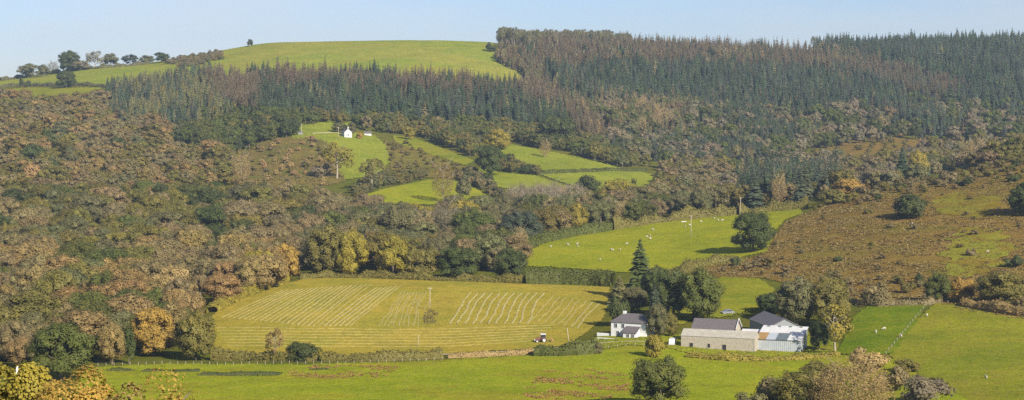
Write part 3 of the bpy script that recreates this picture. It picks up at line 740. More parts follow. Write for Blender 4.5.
# ------------------------------------------------------------------ trees that the photograph lets you point to
T = [
 # left foot of the wood
 (62,380,72,60,'round','green','large rounded dark green tree at the left end of the lower pasture'),
 (30,338,78,50,'round','olive','broad dark olive tree at the left edge behind the rounded green tree'),
 (97,324,40,26,'round','green','small round green tree between the brown trees at lower left'),
 (153,356,54,50,'round','golden','golden brown tree left of the hay field corner'),
 (112,364,32,44,'round','russet','russet tree right beside the rounded dark green tree'),
 (129,364,16,38,'wood','dkgreen','slim dark green tree between the russet and golden trees'),
 (196,360,46,52,'round','olive','olive tree at the left end of the bottom hedge of the hay field'),
 (130,314,52,50,'round','russet','large russet tree above the golden brown tree'),
 (172,308,48,44,'round','tan','tan tree right of the large russet tree'),
 (77,303,52,44,'round','olive','olive tan tree above the small round green tree'),
 (213,292,34,36,'round','brown','brown tree above the left hedge of the hay field'),
 (234,288,20,36,'twiggy','tan','pale bare tree above the left corner of the hay field'),
 (258,285,42,36,'round','yellowgreen','yellow green tree at the upper left edge of the hay field'),
 (284,280,36,38,'round','golden','golden brown tree at the upper left edge of the hay field'),
 # row along the top of the hay field
 (327,276,48,54,'round','olive','tall olive green tree, first of the row above the hay field'),
 (352,276,36,50,'round','yellowgreen','yellow green tree second in the row above the hay field'),
 (371,268,28,38,'round','russet','russet topped tree standing behind the row above the hay field'),
 (393,278,42,44,'round','yellowgreen','wide yellow green tree third in the row above the hay field'),
 (420,278,40,33,'round','olive','low olive tree fourth in the row above the hay field'),
 (458,279,48,33,'round','dkgreen','dark green domed tree fifth in the row above the hay field'),
 (510,281,40,35,'round','dkgreen','dark green tree where the row meets the clipped hedge'),
 (482,254,58,24,'round','green','low wide green tree behind the row above the hay field'),
 (521,246,52,38,'round','bluespruce','broad blue green tree at the left tip of the middle pasture'),
 (558,232,38,28,'round','olive','olive tree above the left part of the middle pasture hedge'),
 (577,230,26,28,'round','yellowgreen','yellow tinged tree above the middle pasture hedge'),
 (424,250,30,40,'twiggy','tan','pale bare tree above the dark domed tree'),
 (446,240,34,42,'twiggy','greytwig','grey bare tree left of the broad blue green tree'),
 (398,246,40,42,'round','greygreen','grey green tree behind the yellow green row'),
 # spruce and trees around the farmhouse
 (640,299,44,61,'bigspruce','dkgreen','tall dark spruce rising behind the farmhouse'),
 (619,305,30,30,'bigspruce','greygreen','short grey green conifer left of the tall spruce'),
 (617,326,26,32,'bush','dkgreen','dark bush at the left end of the farmhouse'),
 (634,312,30,26,'round','greygreen','grey green tree close behind the farmhouse roof'),
 (655,322,24,38,'bigspruce','bluespruce','blue green spruce right behind the farmhouse'),
 (657,306,36,42,'round','dkgreen','dark round tree between the tall spruce and the green clump'),
 (673,318,46,52,'round','dkgreen','dark green tree behind the gap between farmhouse and barn'),
 (701,322,50,58,'round','green','big green tree left of the grass plot behind the barns'),
 (657,338,24,36,'round','greygreen','grey green tree against the right end of the farmhouse'),
 (669,337,20,26,'round','olive','small olive tree left of the white van'),
 (655,357,25,24,'bush','yellowgreen','round golden green bush in front of the farmhouse'),
 (660,408,58,54,'round','green','dark green tree standing in the lower pasture below the farmhouse'),
 (753,252,48,42,'round','dkgreen','large dark tree standing alone in the middle pasture'),
 # right of the barns
 (771,314,34,22,'round','dkgreen','dark tree behind the dark roofed barn'),
 (797,326,48,52,'round','greygreen','grey green tree behind the sheds'),
 (829,326,46,54,'round','olive','olive green tree right of the sheds'),
 (819,350,26,30,'round','dkgreen','dark low tree at the right end of the metal shed'),
 (835,353,38,50,'sparse','yellowgreen','thin yellow green tree with a pale forked trunk beside the paddock'),
 (912,218,44,26,'bush','dkgreen','dark domed bush beside the grass clearing on the bracken slope'),
 (938,303,30,32,'round','green','green tree at the top corner of the paddock'),
 (961,302,30,26,'round','golden','yellow brown tree at the top of the sheep pasture'),
 (876,304,34,20,'bush','brown','brown bush above the paddock'),
 (1003,306,58,36,'round','olive','wide olive tree at the right end above the sheep pasture'),
 (1026,216,42,36,'round','dkgreen','dark tree cut off by the right edge on the bracken slope'),
 (1012,182,16,8,'bush','dkgreen','small dark bush on the crest near the right edge'),
 (838,262,10,6,'bush','dkgreen','small dark bush low on the bracken slope'),
 (872,246,8,5,'bush','olive','tiny olive bush in the middle of the bracken slope'),
 (972,256,14,8,'bush','brown','brown bush at the left of the grassy bank'),
 (1014,268,20,14,'bush','dkgreen','dark bush right of the grassy bank'),
 (735,266,12,10,'bush','dkgreen','dark bush at the left tip of the bracken slope'),
 (868,214,12,6,'bush','olive','olive bush left of the domed bush'),
 (960,186,12,6,'bush','dkgreen','dark bush above the grass clearing'),
 (992,176,14,7,'bush','olive','olive bush on the crest right of the tan bare tree'),
 (902,184,24,38,'bigspruce','spruce','dark spruce on the crest of the bracken slope'),
 (918,180,22,32,'round','yellowgreen','yellow green tree beside the dark spruce on the crest'),
 (975,170,42,34,'twiggy','tan','tan bare tree on the crest of the bracken slope'),
 (850,196,42,18,'bush','golden','golden bush at the upper edge of the bracken slope'),
 (832,204,36,16,'bush','olive','olive bush left of the golden bush on the bracken edge'),
 (945,184,30,14,'bush','brown','brown bush right of the spruce on the crest'),
 (755,208,24,36,'spruce','bluespruce','dark spruce at the left of the clump beyond the middle pasture'),
 (738,206,20,26,'spruce','bluespruce','short spruce left of the clump beyond the middle pasture'),
 (800,204,22,38,'spruce','bluespruce','tall spruce in the clump left of the golden bush'),
 (823,198,20,34,'spruce','bluespruce','spruce at the right of the clump above the golden bush'),
 (779,206,18,34,'twiggy','tan','pale bare tree between the spruces beyond the middle pasture'),
 # foot of the picture, right
 (798,414,66,46,'round','olive','olive tree at the bottom edge below the metal shed'),
 (852,418,90,62,'bigtwig','tan','wide pinkish grey twiggy tree at the bottom edge'),
 (868,372,44,26,'bush','tan','brown bush behind the wide twiggy tree'),
 (925,404,60,30,'bush','greytwig','grey brown low bush right of the wide twiggy tree'),
 (772,408,40,34,'bush','brown','brown bush left of the wide twiggy tree'),
 (826,392,40,30,'bush','olive','olive bush behind the left of the wide twiggy tree'),
 (893,392,36,28,'bush','brown','pale brown bush against the right side of the wide twiggy tree'),
 (815,376,34,16,'bush','olive','low olive bush below the metal shed'),
 (905,372,30,14,'bush','olive','low olive bush at the lower end of the paddock fence'),
 (746,416,46,26,'bush','greygreen','grey green bush at the bottom edge right of the pasture tree'),
 # cottage slope
 (337,179,34,38,'sparse','yellowgreen','thin yellow green tree with pale trunk below the cottage field'),
 (322,177,26,14,'bush','greytwig','grey bush at the foot of the thin yellow green tree'),
 (372,190,28,32,'sparse','olive','thin olive tree at the lower corner of the cottage field'),
 (241,186,22,38,'twiggy','tan','tan bare tree on the rough brown slope'),
 (352,136,11,14,'wood','greygreen','grey tree beside the white cottage gable'),
 (360,139,9,7,'bush','golden','small golden bush in front of the white cottage'),
 (344,134,9,10,'wood','dkgreen','dark tree close against the left of the white cottage'),
 (338,133,15,11,'wood','greygreen','dark tree left of the white cottage'),
 (366,131,14,16,'wood','brown','brown tree behind the white cottage'),
 (490,176,34,32,'round','dkgreen','dark green tree between the ridge field and the valley fields'),
 (497,150,30,22,'round','yellowgreen','yellow green tree at the top left of the upper valley field'),
 (443,202,26,42,'twiggy','russet','orange brown bare tree above the small bright field'),
 (463,200,20,22,'wood','greygreen','grey green tree right of the orange brown bare tree'),
 (409,140,14,14,'wood','yellowgreen','small yellow tree at the top of the pale grass ridge'),
 (545,158,14,20,'twiggy','tan','pale bare tree in the middle of the upper valley field'),
 (588,192,28,18,'bush','dkgreen','dark bush at the foot of the right-hand valley field'),
 (632,195,22,17,'bush','green','green bush at the right foot of the right-hand valley field'),
 (556,146,40,32,'round','dkgreen','dark green grove tree above the upper valley field'),
 # skyline
 (250,47,7,8,'wood','dkgreen','lone tree on the bare skyline of the hilltop field'),
 (491,52,12,10,'bush','dkgreen','dark bush at the upper right corner of the hilltop field'),
 (66,88,24,18,'round','dkgreen','dark domed tree below the left skyline field'),
 (21.5,87,5,10,'wood','dkgreen','narrow dark tree in the left skyline hedge'),
 (28.5,87,6,7,'wood','dkgreen','small dark tree in the left skyline hedge'),
 (30,78,24,15,'wood','greygreen','low grey tree at the left end of the skyline trees'),
 (43,77,16,13,'wood','greygreen','second tree from the left among the skyline trees'),
 (53,72,13,13,'twiggy','greytwig','thin bare tree left of the tallest skyline tree'),
 (70,72,26,22,'round','dkgreen','tallest dark round tree on the left skyline'),
 (80,71,20,11,'wood','greytwig','grey tree at the right foot of the tallest skyline tree'),
 (95,69,20,18,'sparse','greytwig','open airy tree on the left skyline'),
 (111,67,18,14,'wood','greygreen','dark tree right of the open airy skyline tree'),
 (130,65,17,11,'wood','bluespruce','low round tree standing apart on the left skyline'),
 (147,64,17,9,'wood','greygreen','low bush tree in the middle of the left skyline'),
 (161,63,18,11,'wood','dkgreen','dark low tree near the right end of the left skyline'),
]
for e in T:
    ptree(*e[:6], e[6], 'bush' if e[4] == 'bush' else 'tree')

# ------------------------------------------------------------------ woods
def dens(spx): return spx
REG = []   # name, polygon (bases, picture), depth range, spacing m, mix [(kind, tint, weight)], height range, width factor
def reg(name, poly, yr, sp_, mix, hr, wf): REG.append((name, poly, yr, sp_, mix, hr, wf))
BL = 'dense broadleaf wood on the left hillside'
reg('left conifers', [(104,104),(112,92),(150,84),(205,74),(216,80),(222,96),(236,112),(230,128),(190,134),(120,122)], (1300,2200), 5.2,
    [('spruce','greygreen',5),('spruce','bluespruce',4),('wood','olive',1.5)], (11,16), 0.42)
reg('dark clump', [(180,150),(188,128),(238,118),(300,126),(296,136),(258,144),(238,156)], (1250,1650), 6.5,
    [('wood','dkgreen',5),('wood','green',3),('wood','olive',2)], (9,13), 0.85)
reg('left lower', [(-170,374),(-170,270),(90,268),(200,262),(290,250),(300,268),(292,281),(238,300),(206,316),(200,346),(95,352),(60,374)], (470,900), 9.6,
    [('round','olive',3),('round','brown',3),('round','russet',2),('round','green',2),('round','greygreen',2),('round','golden',0.6),('round','tan',0.6)], (10,14.5), 1.15)
reg('left middle', [(-170,272),(-170,200),(230,205),(350,210),(330,240),(300,258),(200,264),(90,268)], (600,1250), 9.2,
    [('round','greygreen',4),('round','olive',3),('round','brown',2),('round','dkgreen',1.5),('round','green',1.5),('spruce','greygreen',1.0),('twiggy','greytwig',0.4)], (9.5,15), 1.2)
reg('left upper', [(-170,202),(-170,102),(104,104),(118,122),(185,134),(182,152),(236,158),(226,192),(300,204),(352,210),(230,206)], (900,1850), 7.6,
    [('wood','brown',5),('wood','russet',1.2),('wood','olive',2.5),('wood','tan',0.4),('wood','greygreen',2.0),('wood','dkgreen',0.5),('twiggy','tan',0.3)], (8.5,13), 1.2)
reg('plantation larch', [(207,84),(250,84),(262,92),(252,117),(222,112),(214,98)], (1500,2000), 5.2, [('larch','larch',6),('spruce','greygreen',1)], (14,19), 0.42)
reg('plantation edge', [(250,78),(330,79),(420,81),(470,85),(516,91),(545,98),(560,114),(500,104),(420,97),(320,92),(262,92)], (1600,2000), 4.2, [('larch','larch',4),('spruce','spruce',2.2),('larch','brown',0.6)], (12,18), 0.42)
reg('plantation', [(262,92),(320,92),(420,97),(500,104),(560,114),(575,130),(480,128),(380,121),(330,120),(300,119),(252,117)], (1400,1900), 5.4,
    [('spruce','spruce',6),('spruce','bluespruce',2.5),('larch','larch',0.5),('spruce','greygreen',1.5)], (11,18), 0.42)
reg('larch corner', [(505,94),(530,84),(560,92),(590,112),(610,150),(575,132),(560,114),(545,104)], (1400,2050), 4.6, [('larch','larch',6),('spruce','greygreen',1.5),('wood','brown',1)], (12,16), 0.34)
reg('wood edge', [(495,62),(500,50),(516,52),(545,76),(535,86),(520,74)], (1900,2400), 5.5, [('wood','brown',2),('larch','larch',2),('wood','greygreen',2)], (9,13), 0.6)
reg('ridge larch', [(508,56),(540,48),(660,49),(790,54),(868,58),(870,70),(800,72),(700,70),(600,66),(545,72)], (1900,2450), 4.6, [('larch','larch',6),('larch','brown',1),('spruce','spruce',2.5),('wood','greytwig',0.6)], (11,17), 0.42)
reg('ridge larch band', [(835,66),(880,68),(920,76),(965,92),(945,104),(900,96),(850,84)], (1700,2400), 4.8, [('larch','larch',4),('spruce','bluespruce',3)], (11,16), 0.42)
reg('ridge spruce', [(545,74),(600,67),(700,71),(800,73),(850,78),(900,97),(900,108),(800,116),(700,112),(570,104),(555,90)], (1700,2300), 5.6,
    [('spruce','bluespruce',5),('spruce','spruce',4),('larch','larch',0.5),('spruce','greygreen',1.5)], (12,19), 0.42)
reg('crest spruce', [(815,56),(830,48),(1190,44),(1190,106),(960,110),(940,104),(966,92),(920,75),(880,66),(830,60)], (1700,2450), 5.8,
    [('spruce','bluespruce',5),('spruce','spruce',5),('spruce','greygreen',1)], (13,20), 0.44)
reg('mixed slope', [(575,104),(700,112),(800,117),(900,109),(1190,107),(1190,146),(945,140),(900,137),(815,150),(780,166),(740,172),(690,168),(640,164),(600,150),(612,140)], (1350,1900), 8.0,
    [('wood','greygreen',4),('wood','greytwig',2.5),('wood','green',2),('spruce','bluespruce',2.2),('wood','brown',1.8),('wood','dkgreen',1.2),('twiggy','greytwig',0.8),('larch','larch',0.8)], (10,15), 1.0)
reg('spruce fingers', [(700,108),(760,114),(800,148),(770,150),(720,130)], (1400,1950), 6.0, [('spruce','bluespruce',5),('spruce','spruce',3),('wood','greygreen',1.5)], (12,18), 0.45)
reg('spruce fingers', [(870,104),(930,104),(955,132),(925,134),(890,122)], (1400,1950), 6.0, [('spruce','bluespruce',5),('spruce','spruce',3),('larch','larch',2)], (12,18), 0.45)
reg('spruce fingers', [(985,100),(1100,100),(1100,124),(1030,130),(1000,120)], (1400,1950), 6.0, [('spruce','bluespruce',5),('spruce','spruce',3),('wood','greygreen',1)], (12,18), 0.45)
reg('brown slope', [(592,98),(640,104),(690,110),(676,138),(640,144),(612,136)], (1400,1950), 6.0, [('larch','larch',4),('larch','brown',2),('twiggy','tan',1.2),('wood','brown',1.5)], (11,16), 0.45)
reg('green slope', [(600,98),(700,108),(780,116),(780,122),(700,122),(640,124),(600,120)], (1500,1900), 6.5, [('wood','green',4),('wood','greygreen',3),('wood','olive',2),('spruce','greygreen',1.5)], (9,12), 0.8)
reg('dark dell', [(625,140),(700,146),(760,150),(765,164),(720,168),(650,160)], (1400,1750), 6.0, [('spruce','bluespruce',4),('wood','bluespruce',3),('wood','greygreen',1.5)], (10,13), 0.6)
reg('far valley', [(640,166),(740,172),(815,164),(860,166),(910,160),(945,150),(1190,148),(1190,164),(1024,160),(900,186),(830,206),(800,208),(720,215),(690,205),(660,192),(664,178)], (1000,1600), 8.0,
    [('wood','greygreen',3),('wood','greytwig',2),('wood','brown',2),('wood','olive',3),('wood','green',1.5),('spruce','bluespruce',1.2),('wood','tan',0.4)], (8,12), 1.15)
reg('spruce clump', [(738,200),(752,182),(836,178),(842,192),(800,202),(765,206)], (1000,1400), 6.5, [('spruce','bluespruce',4),('spruce','spruce',3),('twiggy','tan',0.8)], (14,21), 0.48)
reg('mid grove', [(370,121),(480,128),(540,132),(600,148),(640,166),(622,168),(565,153),(512,143),(480,143),(476,158),(452,150),(420,137),(395,134),(380,134)], (1250,1600), 5.6,
    [('wood','greygreen',3),('wood','green',3),('wood','olive',2.5),('wood','dkgreen',2),('wood','brown',1)], (7,10.5), 1.05)
reg('plantation foot', [(232,116),(300,119),(380,121),(372,126),(330,122),(300,126),(240,122)], (1350,1600), 6.0, [('wood','olive',3),('wood','green',3),('wood','greygreen',2)], (7,10), 0.9)
reg('valley wood', [(330,212),(356,214),(392,219),(440,219),(492,214),(560,207),(610,208),(660,203),(690,208),(716,214),(660,220),(600,228),(545,239),(518,258),(512,276),(440,275),(330,272),(300,268)], (720,1250), 9.4,
    [('round','olive',3.5),('round','greygreen',3),('round','brown',1.5),('round','green',2),('round','yellowgreen',0.8),('twiggy','tan',0.8),('round','russet',0.8),('spruce','greygreen',0.3)], (8.5,14), 1.2)
reg('field hedge', [(352,200),(384,188),(430,179),(428,176),(392,174),(352,190)], (1100,1350), 5.5, [('wood','olive',3),('wood','greygreen',3),('wood','green',2)], (3.5,6), 1.0)
reg('field hedge', [(456,180),(478,189),(492,199),(502,197),(480,178),(470,170)], (1100,1350), 5.5, [('wood','greygreen',3),('wood','brown',2),('wood','dkgreen',2)], (3.5,6.5), 1.1)
reg('field hedge', [(482,160),(508,160),(526,169),(540,174),(536,176),(500,172)], (1150,1450), 5.5, [('wood','greygreen',3),('wood','olive',3),('wood','dkgreen',2)], (3.5,6.5), 1.1)
reg('bare thicket', [(505,208),(515,203),(575,201),(585,206),(580,216),(530,218)], (950,1250), 5.0, [('twiggy','greytwig',5),('twiggy','twig',3)], (10,13), 0.6)
reg('heath scrub', POLY['heath'], (1050,1500), 15, [('wood','brown',3),('wood','tan',2),('wood','olive',2)], (2.5,5), 1.2)
reg('heath scrub', POLY['heath2'], (1050,1500), 10, [('wood','brown',3),('wood','olive',3),('wood','tan',2)], (1.5,4), 1.2)
reg('far scrub', POLY['farbracken'], (1250,1700), 14, [('wood','brown',3),('wood','olive',2),('wood','tan',2)], (2,4.5), 1.2)
reg('slope scrub', POLY['bracken'], (500,1060), 25, [('wood','olive',3),('wood','brown',4),('wood','dkgreen',1.2)], (0.9,2.4), 1.5)
reg('bracken scrub', [(700,268),(780,262),(846,296),(930,300),(1000,312),(1180,322),(1180,290),(1010,288),(940,285),(850,280)], (500,760), 9, [('wood','olive',3),('wood','brown',3),('wood','dkgreen',1.5)], (1.8,4.5), 1.25)
reg('crest scrub', [(800,212),(840,196),(905,180),(1024,160),(1180,150),(1180,178),(1024,182),(960,192),(920,196),(850,208)], (850,1060), 10, [('wood','brown',3),('wood','olive',3),('wood','dkgreen',1)], (1.8,4.5), 1.3)
reg('skyline scrub', [(165,64),(180,60),(215,54),(222,52),(222,60),(200,66),(180,68)], (1900,2300), 7, [('wood','olive',3),('wood','brown',2),('wood','greytwig',2)], (3.5,6.5), 1.1)
reg('ridge sparse', [(500,50),(560,46),(660,47),(740,49),(815,50),(815,44),(500,40)], (2220,2480), 9, [('twiggy','greytwig',3),('sparse','greygreen',3),('spruce','greygreen',0.8)], (14,20), 0.5)

SHARP = ('left lower', 'valley wood', 'heath scrub', 'field hedge', 'bare thicket', 'skyline scrub', 'wood edge', 'ridge sparse', 'mid grove')
# open woods: wider spacing up the slope, so that single crowns stand out
THIN = {'left lower': (0.85, 2.2), 'left middle': (0.85, 3.2), 'left upper': (0.9, 4.0), 'mixed slope': (0.9, 3.2), 'far valley': (0.85, 2.4), 'valley wood': (0.85, 2.2), 'mid grove': (0.9, 1.9),
        'plantation': (0.9, 1.9), 'plantation edge': (0.9, 1.8), 'ridge spruce': (0.9, 1.9), 'crest spruce': (0.9, 1.9), 'ridge larch': (0.9, 1.8), 'left conifers': (0.9, 1.9), 'larch corner': (0.9, 1.8), 'green slope': (0.9, 2.0), 'dark clump': (0.9, 1.9)}
def kindless(mix): return mix[0][0] in ('spruce', 'larch')      # plantations have small gaps
POOL = []     # (y, x, z, kind, tint key, width, height, region, px, row)
for name, poly, yr, spc, mix, hr, wf in REG:
    p3 = [at(*q) for q in poly]
    y0, y1 = max(min(p.y for p in p3) * 0.97, yr[0]), min(max(p.y for p in p3) * 1.05, yr[1])
    if name == 'ridge sparse': y0, y1 = yr
    pl = np.array(poly, float)
    x0 = min((pl[:, 0].min() - 516) / F * y0, (pl[:, 0].min() - 516) / F * y1); x1 = max((pl[:, 0].max() - 508) / F * y0, (pl[:, 0].max() - 508) / F * y1)
    sx_, yf = THIN.get(name, (1.0, 1.0)); sx = spc * sx_
    gx, gy = np.meshgrid(np.arange(x0, x1, sx), np.arange(y0, y1, spc * yf))
    gx = gx.ravel() + rng.uniform(-.48, .48, gx.size) * sx; gy = gy.ravel() + rng.uniform(-.48, .48, gy.size) * spc * yf
    gz = height(gx, gy)
    px, row = project(gx, gy, gz)
    jx = np.where(gy > 1200, 1.0, 0.5)
    ins = inpoly(px + jx * (vnoise(gx, gy, 16, 1.0) * 9 + rng.normal(0, 3.0, gx.shape)), row + jx * (vnoise(gx, gy, 13, 7.0) * 3 + rng.normal(0, 2.0, gx.shape)), poly) if name not in SHARP else inpoly(px, row, poly)
    wts = np.array([m[2] for m in mix], float); wts /= wts.sum(); cum = np.cumsum(wts)
    for x, y, z, a, b in zip(gx[ins], gy[ins], gz[ins], px[ins], row[ins]):
        # species come in drifts: a smooth field picks most of the mix
        u = (vnoise(x, y / 4.5, 20, len(name)) * 0.42 + 0.5) * 0.72 + rng.uniform() * 0.28 if rng.uniform() < 0.78 else rng.uniform()
        k = min(int(np.searchsorted(cum, np.clip(u, 0, 0.999))), len(mix) - 1)
        h = rng.uniform(*hr) * (1 + 0.16 * vnoise(x, y / 3, 12, 3.0)) * (rng.uniform(0.85, 1.2) if name in THIN else 1)
        if kindless(mix) and vnoise(x, y, 9, 8.0) > 0.86: continue
        kind, tk = mix[k][0], mix[k][1]
        wv = h * wf * rng.uniform(0.75, 1.3)
        if kind in ('twiggy', 'sparse'): wv = h * 0.6
        if kind in ('spruce', 'larch') and wf > 0.5: wv = h * 0.38; h *= 1.15
        POOL.append((y, x, z, kind, tk, wv, h, name, a, b))
PA = np.array(PLACED)
def free(x, y, r): return not np.any(np.hypot(PA[:, 0] - x, (PA[:, 1] - y)) < PA[:, 2] * 0.8 + r * 0.35)
POOL = [p for p in POOL if free(p[1], p[0], p[5] / 2)]
POOL.sort(key=lambda p: p[0])

WHERE = {'left lower': 'at the foot of the dense wood on the left', 'left middle': 'in the middle of the dense wood on the left',
         'left upper': 'high in the dense wood on the left', 'valley wood': 'in the valley wood above the hay field', 'bracken scrub': 'along the foot of the bracken slope',
         'crest scrub': 'along the crest of the bracken slope', 'far valley': 'in the valley wood beyond the bracken slope', 'bare thicket': 'in the grey thicket above the middle pasture',
         'spruce clump': 'in the spruce clump beyond the middle pasture', 'field hedge': 'in the thick hedges between the valley fields', 'heath scrub': 'on the rough slope beside the cottage field',
         'mid grove': 'in the grove above the valley fields', 'left conifers': 'in the grey green conifers below the skyline field', 'plantation': 'in the dark plantation below the hilltop field',
         'plantation larch': 'in the brown larches at the left of the plantation', 'plantation edge': 'in the brown fringe of the plantation', 'mixed slope': 'in the mixed wood on the far right slope',
         'dark dell': 'in the dark dell on the far right slope', 'larch corner': 'in the brown larches right of the hilltop field', 'dark clump': 'in the dark clump left of the cottage', 'plantation foot': 'at the foot of the dark plantation',
         'slope scrub': 'dotted over the bracken slope', 'far scrub': 'on the brown far clearing', 'green slope': 'in the green wood below the ridge spruces'}
COLN = dict(dkgreen='dark green', green='green', olive='olive', yellowgreen='yellow green', golden='golden brown', russet='russet', brown='brown', tan='tan', greygreen='grey green',
            spruce='dark', bluespruce='blue green', larch='brown', twig='pinkish grey', greytwig='grey')
KINDN = dict(round='tree', wood='tree', spruce='conifer', larch='larch', twiggy='bare tree', sparse='thin tree')
LIM = dict(round=110, wood=120, spruce=110, larch=60, twiggy=60, sparse=20)
taken = {}; rest = []; WOODS = []
for p in POOL:
    y, x, z, kind, tk, wv, h, name, a, b = p
    if 2 < a < 1022 and b < 398 and taken.get(kind, 0) < LIM[kind] and name in WHERE:
        taken[kind] = taken.get(kind, 0) + 1
        kn = ('low scrubby tree' if h < 5 else KINDN[kind])
        o = plant((x, y, z), kind, wv, h, tint_of(tk), None, 'tree', f'{KINDN[kind]}{"es" if kind == "larch" else "s"} {WHERE[name]}')
        WOODS.append((o, f'{COLN[tk]} {kn}', a, b - h * F / y * 0.5, WHERE[name]))
    else:
        rest.append(p)

import re
def short(l): return re.split(r' (?:at|above|between|right|left|behind|beside|in|on|standing|where|close|rising|with|cut|below|among|along|second|third|fourth|fifth|under|against|topped|first|near)\b|,', l)[0]
SH = [short(e[6]) for e in T]
ANCH = [(e[0], e[1] - e[3] * 0.5, e[2], e[3], q) for e, q in zip(T, SH) if SH.count(q) == 1 and 3 <= len(q.split()) <= 5 and e[1] > 60]
def beside(px, py):
    q = min(ANCH, key=lambda e: math.hypot(px - e[0], py - e[1]))
    dx, dy = px - q[0], py - q[1]; dist = math.hypot(dx, dy)
    near = 'close' if dist < 40 else ('some way' if dist < 80 else 'far')
    if abs(dx) > 1.6 * abs(dy): s_ = f'{near} left of' if dx < 0 else f'{near} right of'
    elif abs(dy) > 1.6 * abs(dx): s_ = f'{near} above' if dy < 0 else f'{near} below'
    else: s_ = f"{near} {'above' if dy < 0 else 'below'} {'left' if dx < 0 else 'right'} of"
    return s_, q[4]
grp = {}
for o, what, px, py, where in WOODS:
    s_, q = beside(px, py)
    grp.setdefault((what, s_, q), []).append((px, o, where))
ORD = ['leftmost', 'second from left', 'third from left', 'fourth from left', 'fifth from left', 'sixth from left', 'seventh from left', 'eighth from left']
for (what, s_, q), lst in grp.items():
    lst.sort(key=lambda e: e[0])
    for i, (px, o, where) in enumerate(lst):
        o['label'] = f'{what} {s_} the {q}' if len(lst) == 1 or len(lst) > 8 else f'{ORD[i]} {what} {s_} the {q}'
        if len(lst) > 8:
            o['label'] = f'{what} {where}'; o['group'] = f'{what} group {where}'

def wood_stuff(name, kinds, label):
    """all remaining trees of a kind as one mass, instanced on points"""
    pts = [p for p in rest if p[3] in kinds]
    if not pts: return
    keys = [k for k in sorted(USED) if k[0] in kinds]
    me = bpy.data.meshes.new(name)
    n = len(pts)
    me.vertices.add(n)
    me.vertices.foreach_set('co', np.array([(p[1], p[0], p[2]) for p in pts], np.float32).ravel())
    idx = np.zeros(n, np.int32); scl = np.zeros((n, 3), np.float32); rot = np.zeros((n, 3), np.float32); tin = np.zeros((n, 3), np.float32)
    for i, p in enumerate(pts):
        opts = [j for j, k in enumerate(keys) if k[0] == p[3]]
        j = opts[int(rng.integers(len(opts)))]
        idx[i] = j; cw = PR[keys[j][0]][keys[j][1]][2]
        scl[i] = (p[5] / cw, p[5] / cw, p[6]); rot[i, 2] = rng.uniform(0, 6.28)
        rot[i, 0] = rng.normal(0, 0.03); tin[i] = tint_of(p[4])
    for nm, ty, arr, fld in (('pick', 'INT', idx, 'value'), ('scl', 'FLOAT_VECTOR', scl, 'vector'), ('rot', 'FLOAT_VECTOR', rot, 'vector'), ('tint', 'FLOAT_VECTOR', tin, 'vector')):
        at_ = me.attributes.new(nm, ty, 'POINT'); at_.data.foreach_set(fld, arr.ravel())
    o = link(name, me); tag(o, label, None, None, 'stuff')
    g = bpy.data.node_groups.new(name, 'GeometryNodeTree')
    g.interface.new_socket('Geometry', in_out='INPUT', socket_type='NodeSocketGeometry')
    g.interface.new_socket('Geometry', in_out='OUTPUT', socket_type='NodeSocketGeometry')
    N, LK = g.nodes, g.links
    gi, go = N.new('NodeGroupInput'), N.new('NodeGroupOutput')
    allj = N.new('GeometryNodeJoinGeometry')
    for k in reversed(keys):
        jn = N.new('GeometryNodeJoinGeometry')
        for ob in USED[k]:
            oi = N.new('GeometryNodeObjectInfo'); oi.transform_space = 'ORIGINAL'; oi.inputs['Object'].default_value = ob
            LK.new(oi.outputs['Geometry'], jn.inputs[0])
        gt = N.new('GeometryNodeGeometryToInstance'); LK.new(jn.outputs[0], gt.inputs[0]); LK.new(gt.outputs[0], allj.inputs[0])
    ip = N.new('GeometryNodeInstanceOnPoints')
    LK.new(gi.outputs[0], ip.inputs['Points']); LK.new(allj.outputs[0], ip.inputs['Instance'])
    ip.inputs['Pick Instance'].default_value = True
    for nm, ty, sock in (('pick', 'INT', 'Instance Index'), ('scl', 'FLOAT_VECTOR', 'Scale'), ('rot', 'FLOAT_VECTOR', 'Rotation')):
        na = N.new('GeometryNodeInputNamedAttribute'); na.data_type = ty; na.inputs['Name'].default_value = nm
        LK.new(na.outputs['Attribute'], ip.inputs[sock])
    LK.new(ip.outputs[0], go.inputs[0])
    md = o.modifiers.new('trees', 'NODES'); md.node_group = g
    print(name, n)
wood_stuff('broadleaf_wood', ('wood', 'round'), 'far broadleaf woods covering the hillsides in brown and olive')
wood_stuff('spruce_plantation', ('spruce',), 'dark spruce plantation on the far hills')
wood_stuff('larch_plantation', ('larch',), 'brown larch belts along the far ridge and hill')
wood_stuff('bare_wood', ('twiggy', 'sparse'), 'far thin and bare trees on the ridge and in the woods')

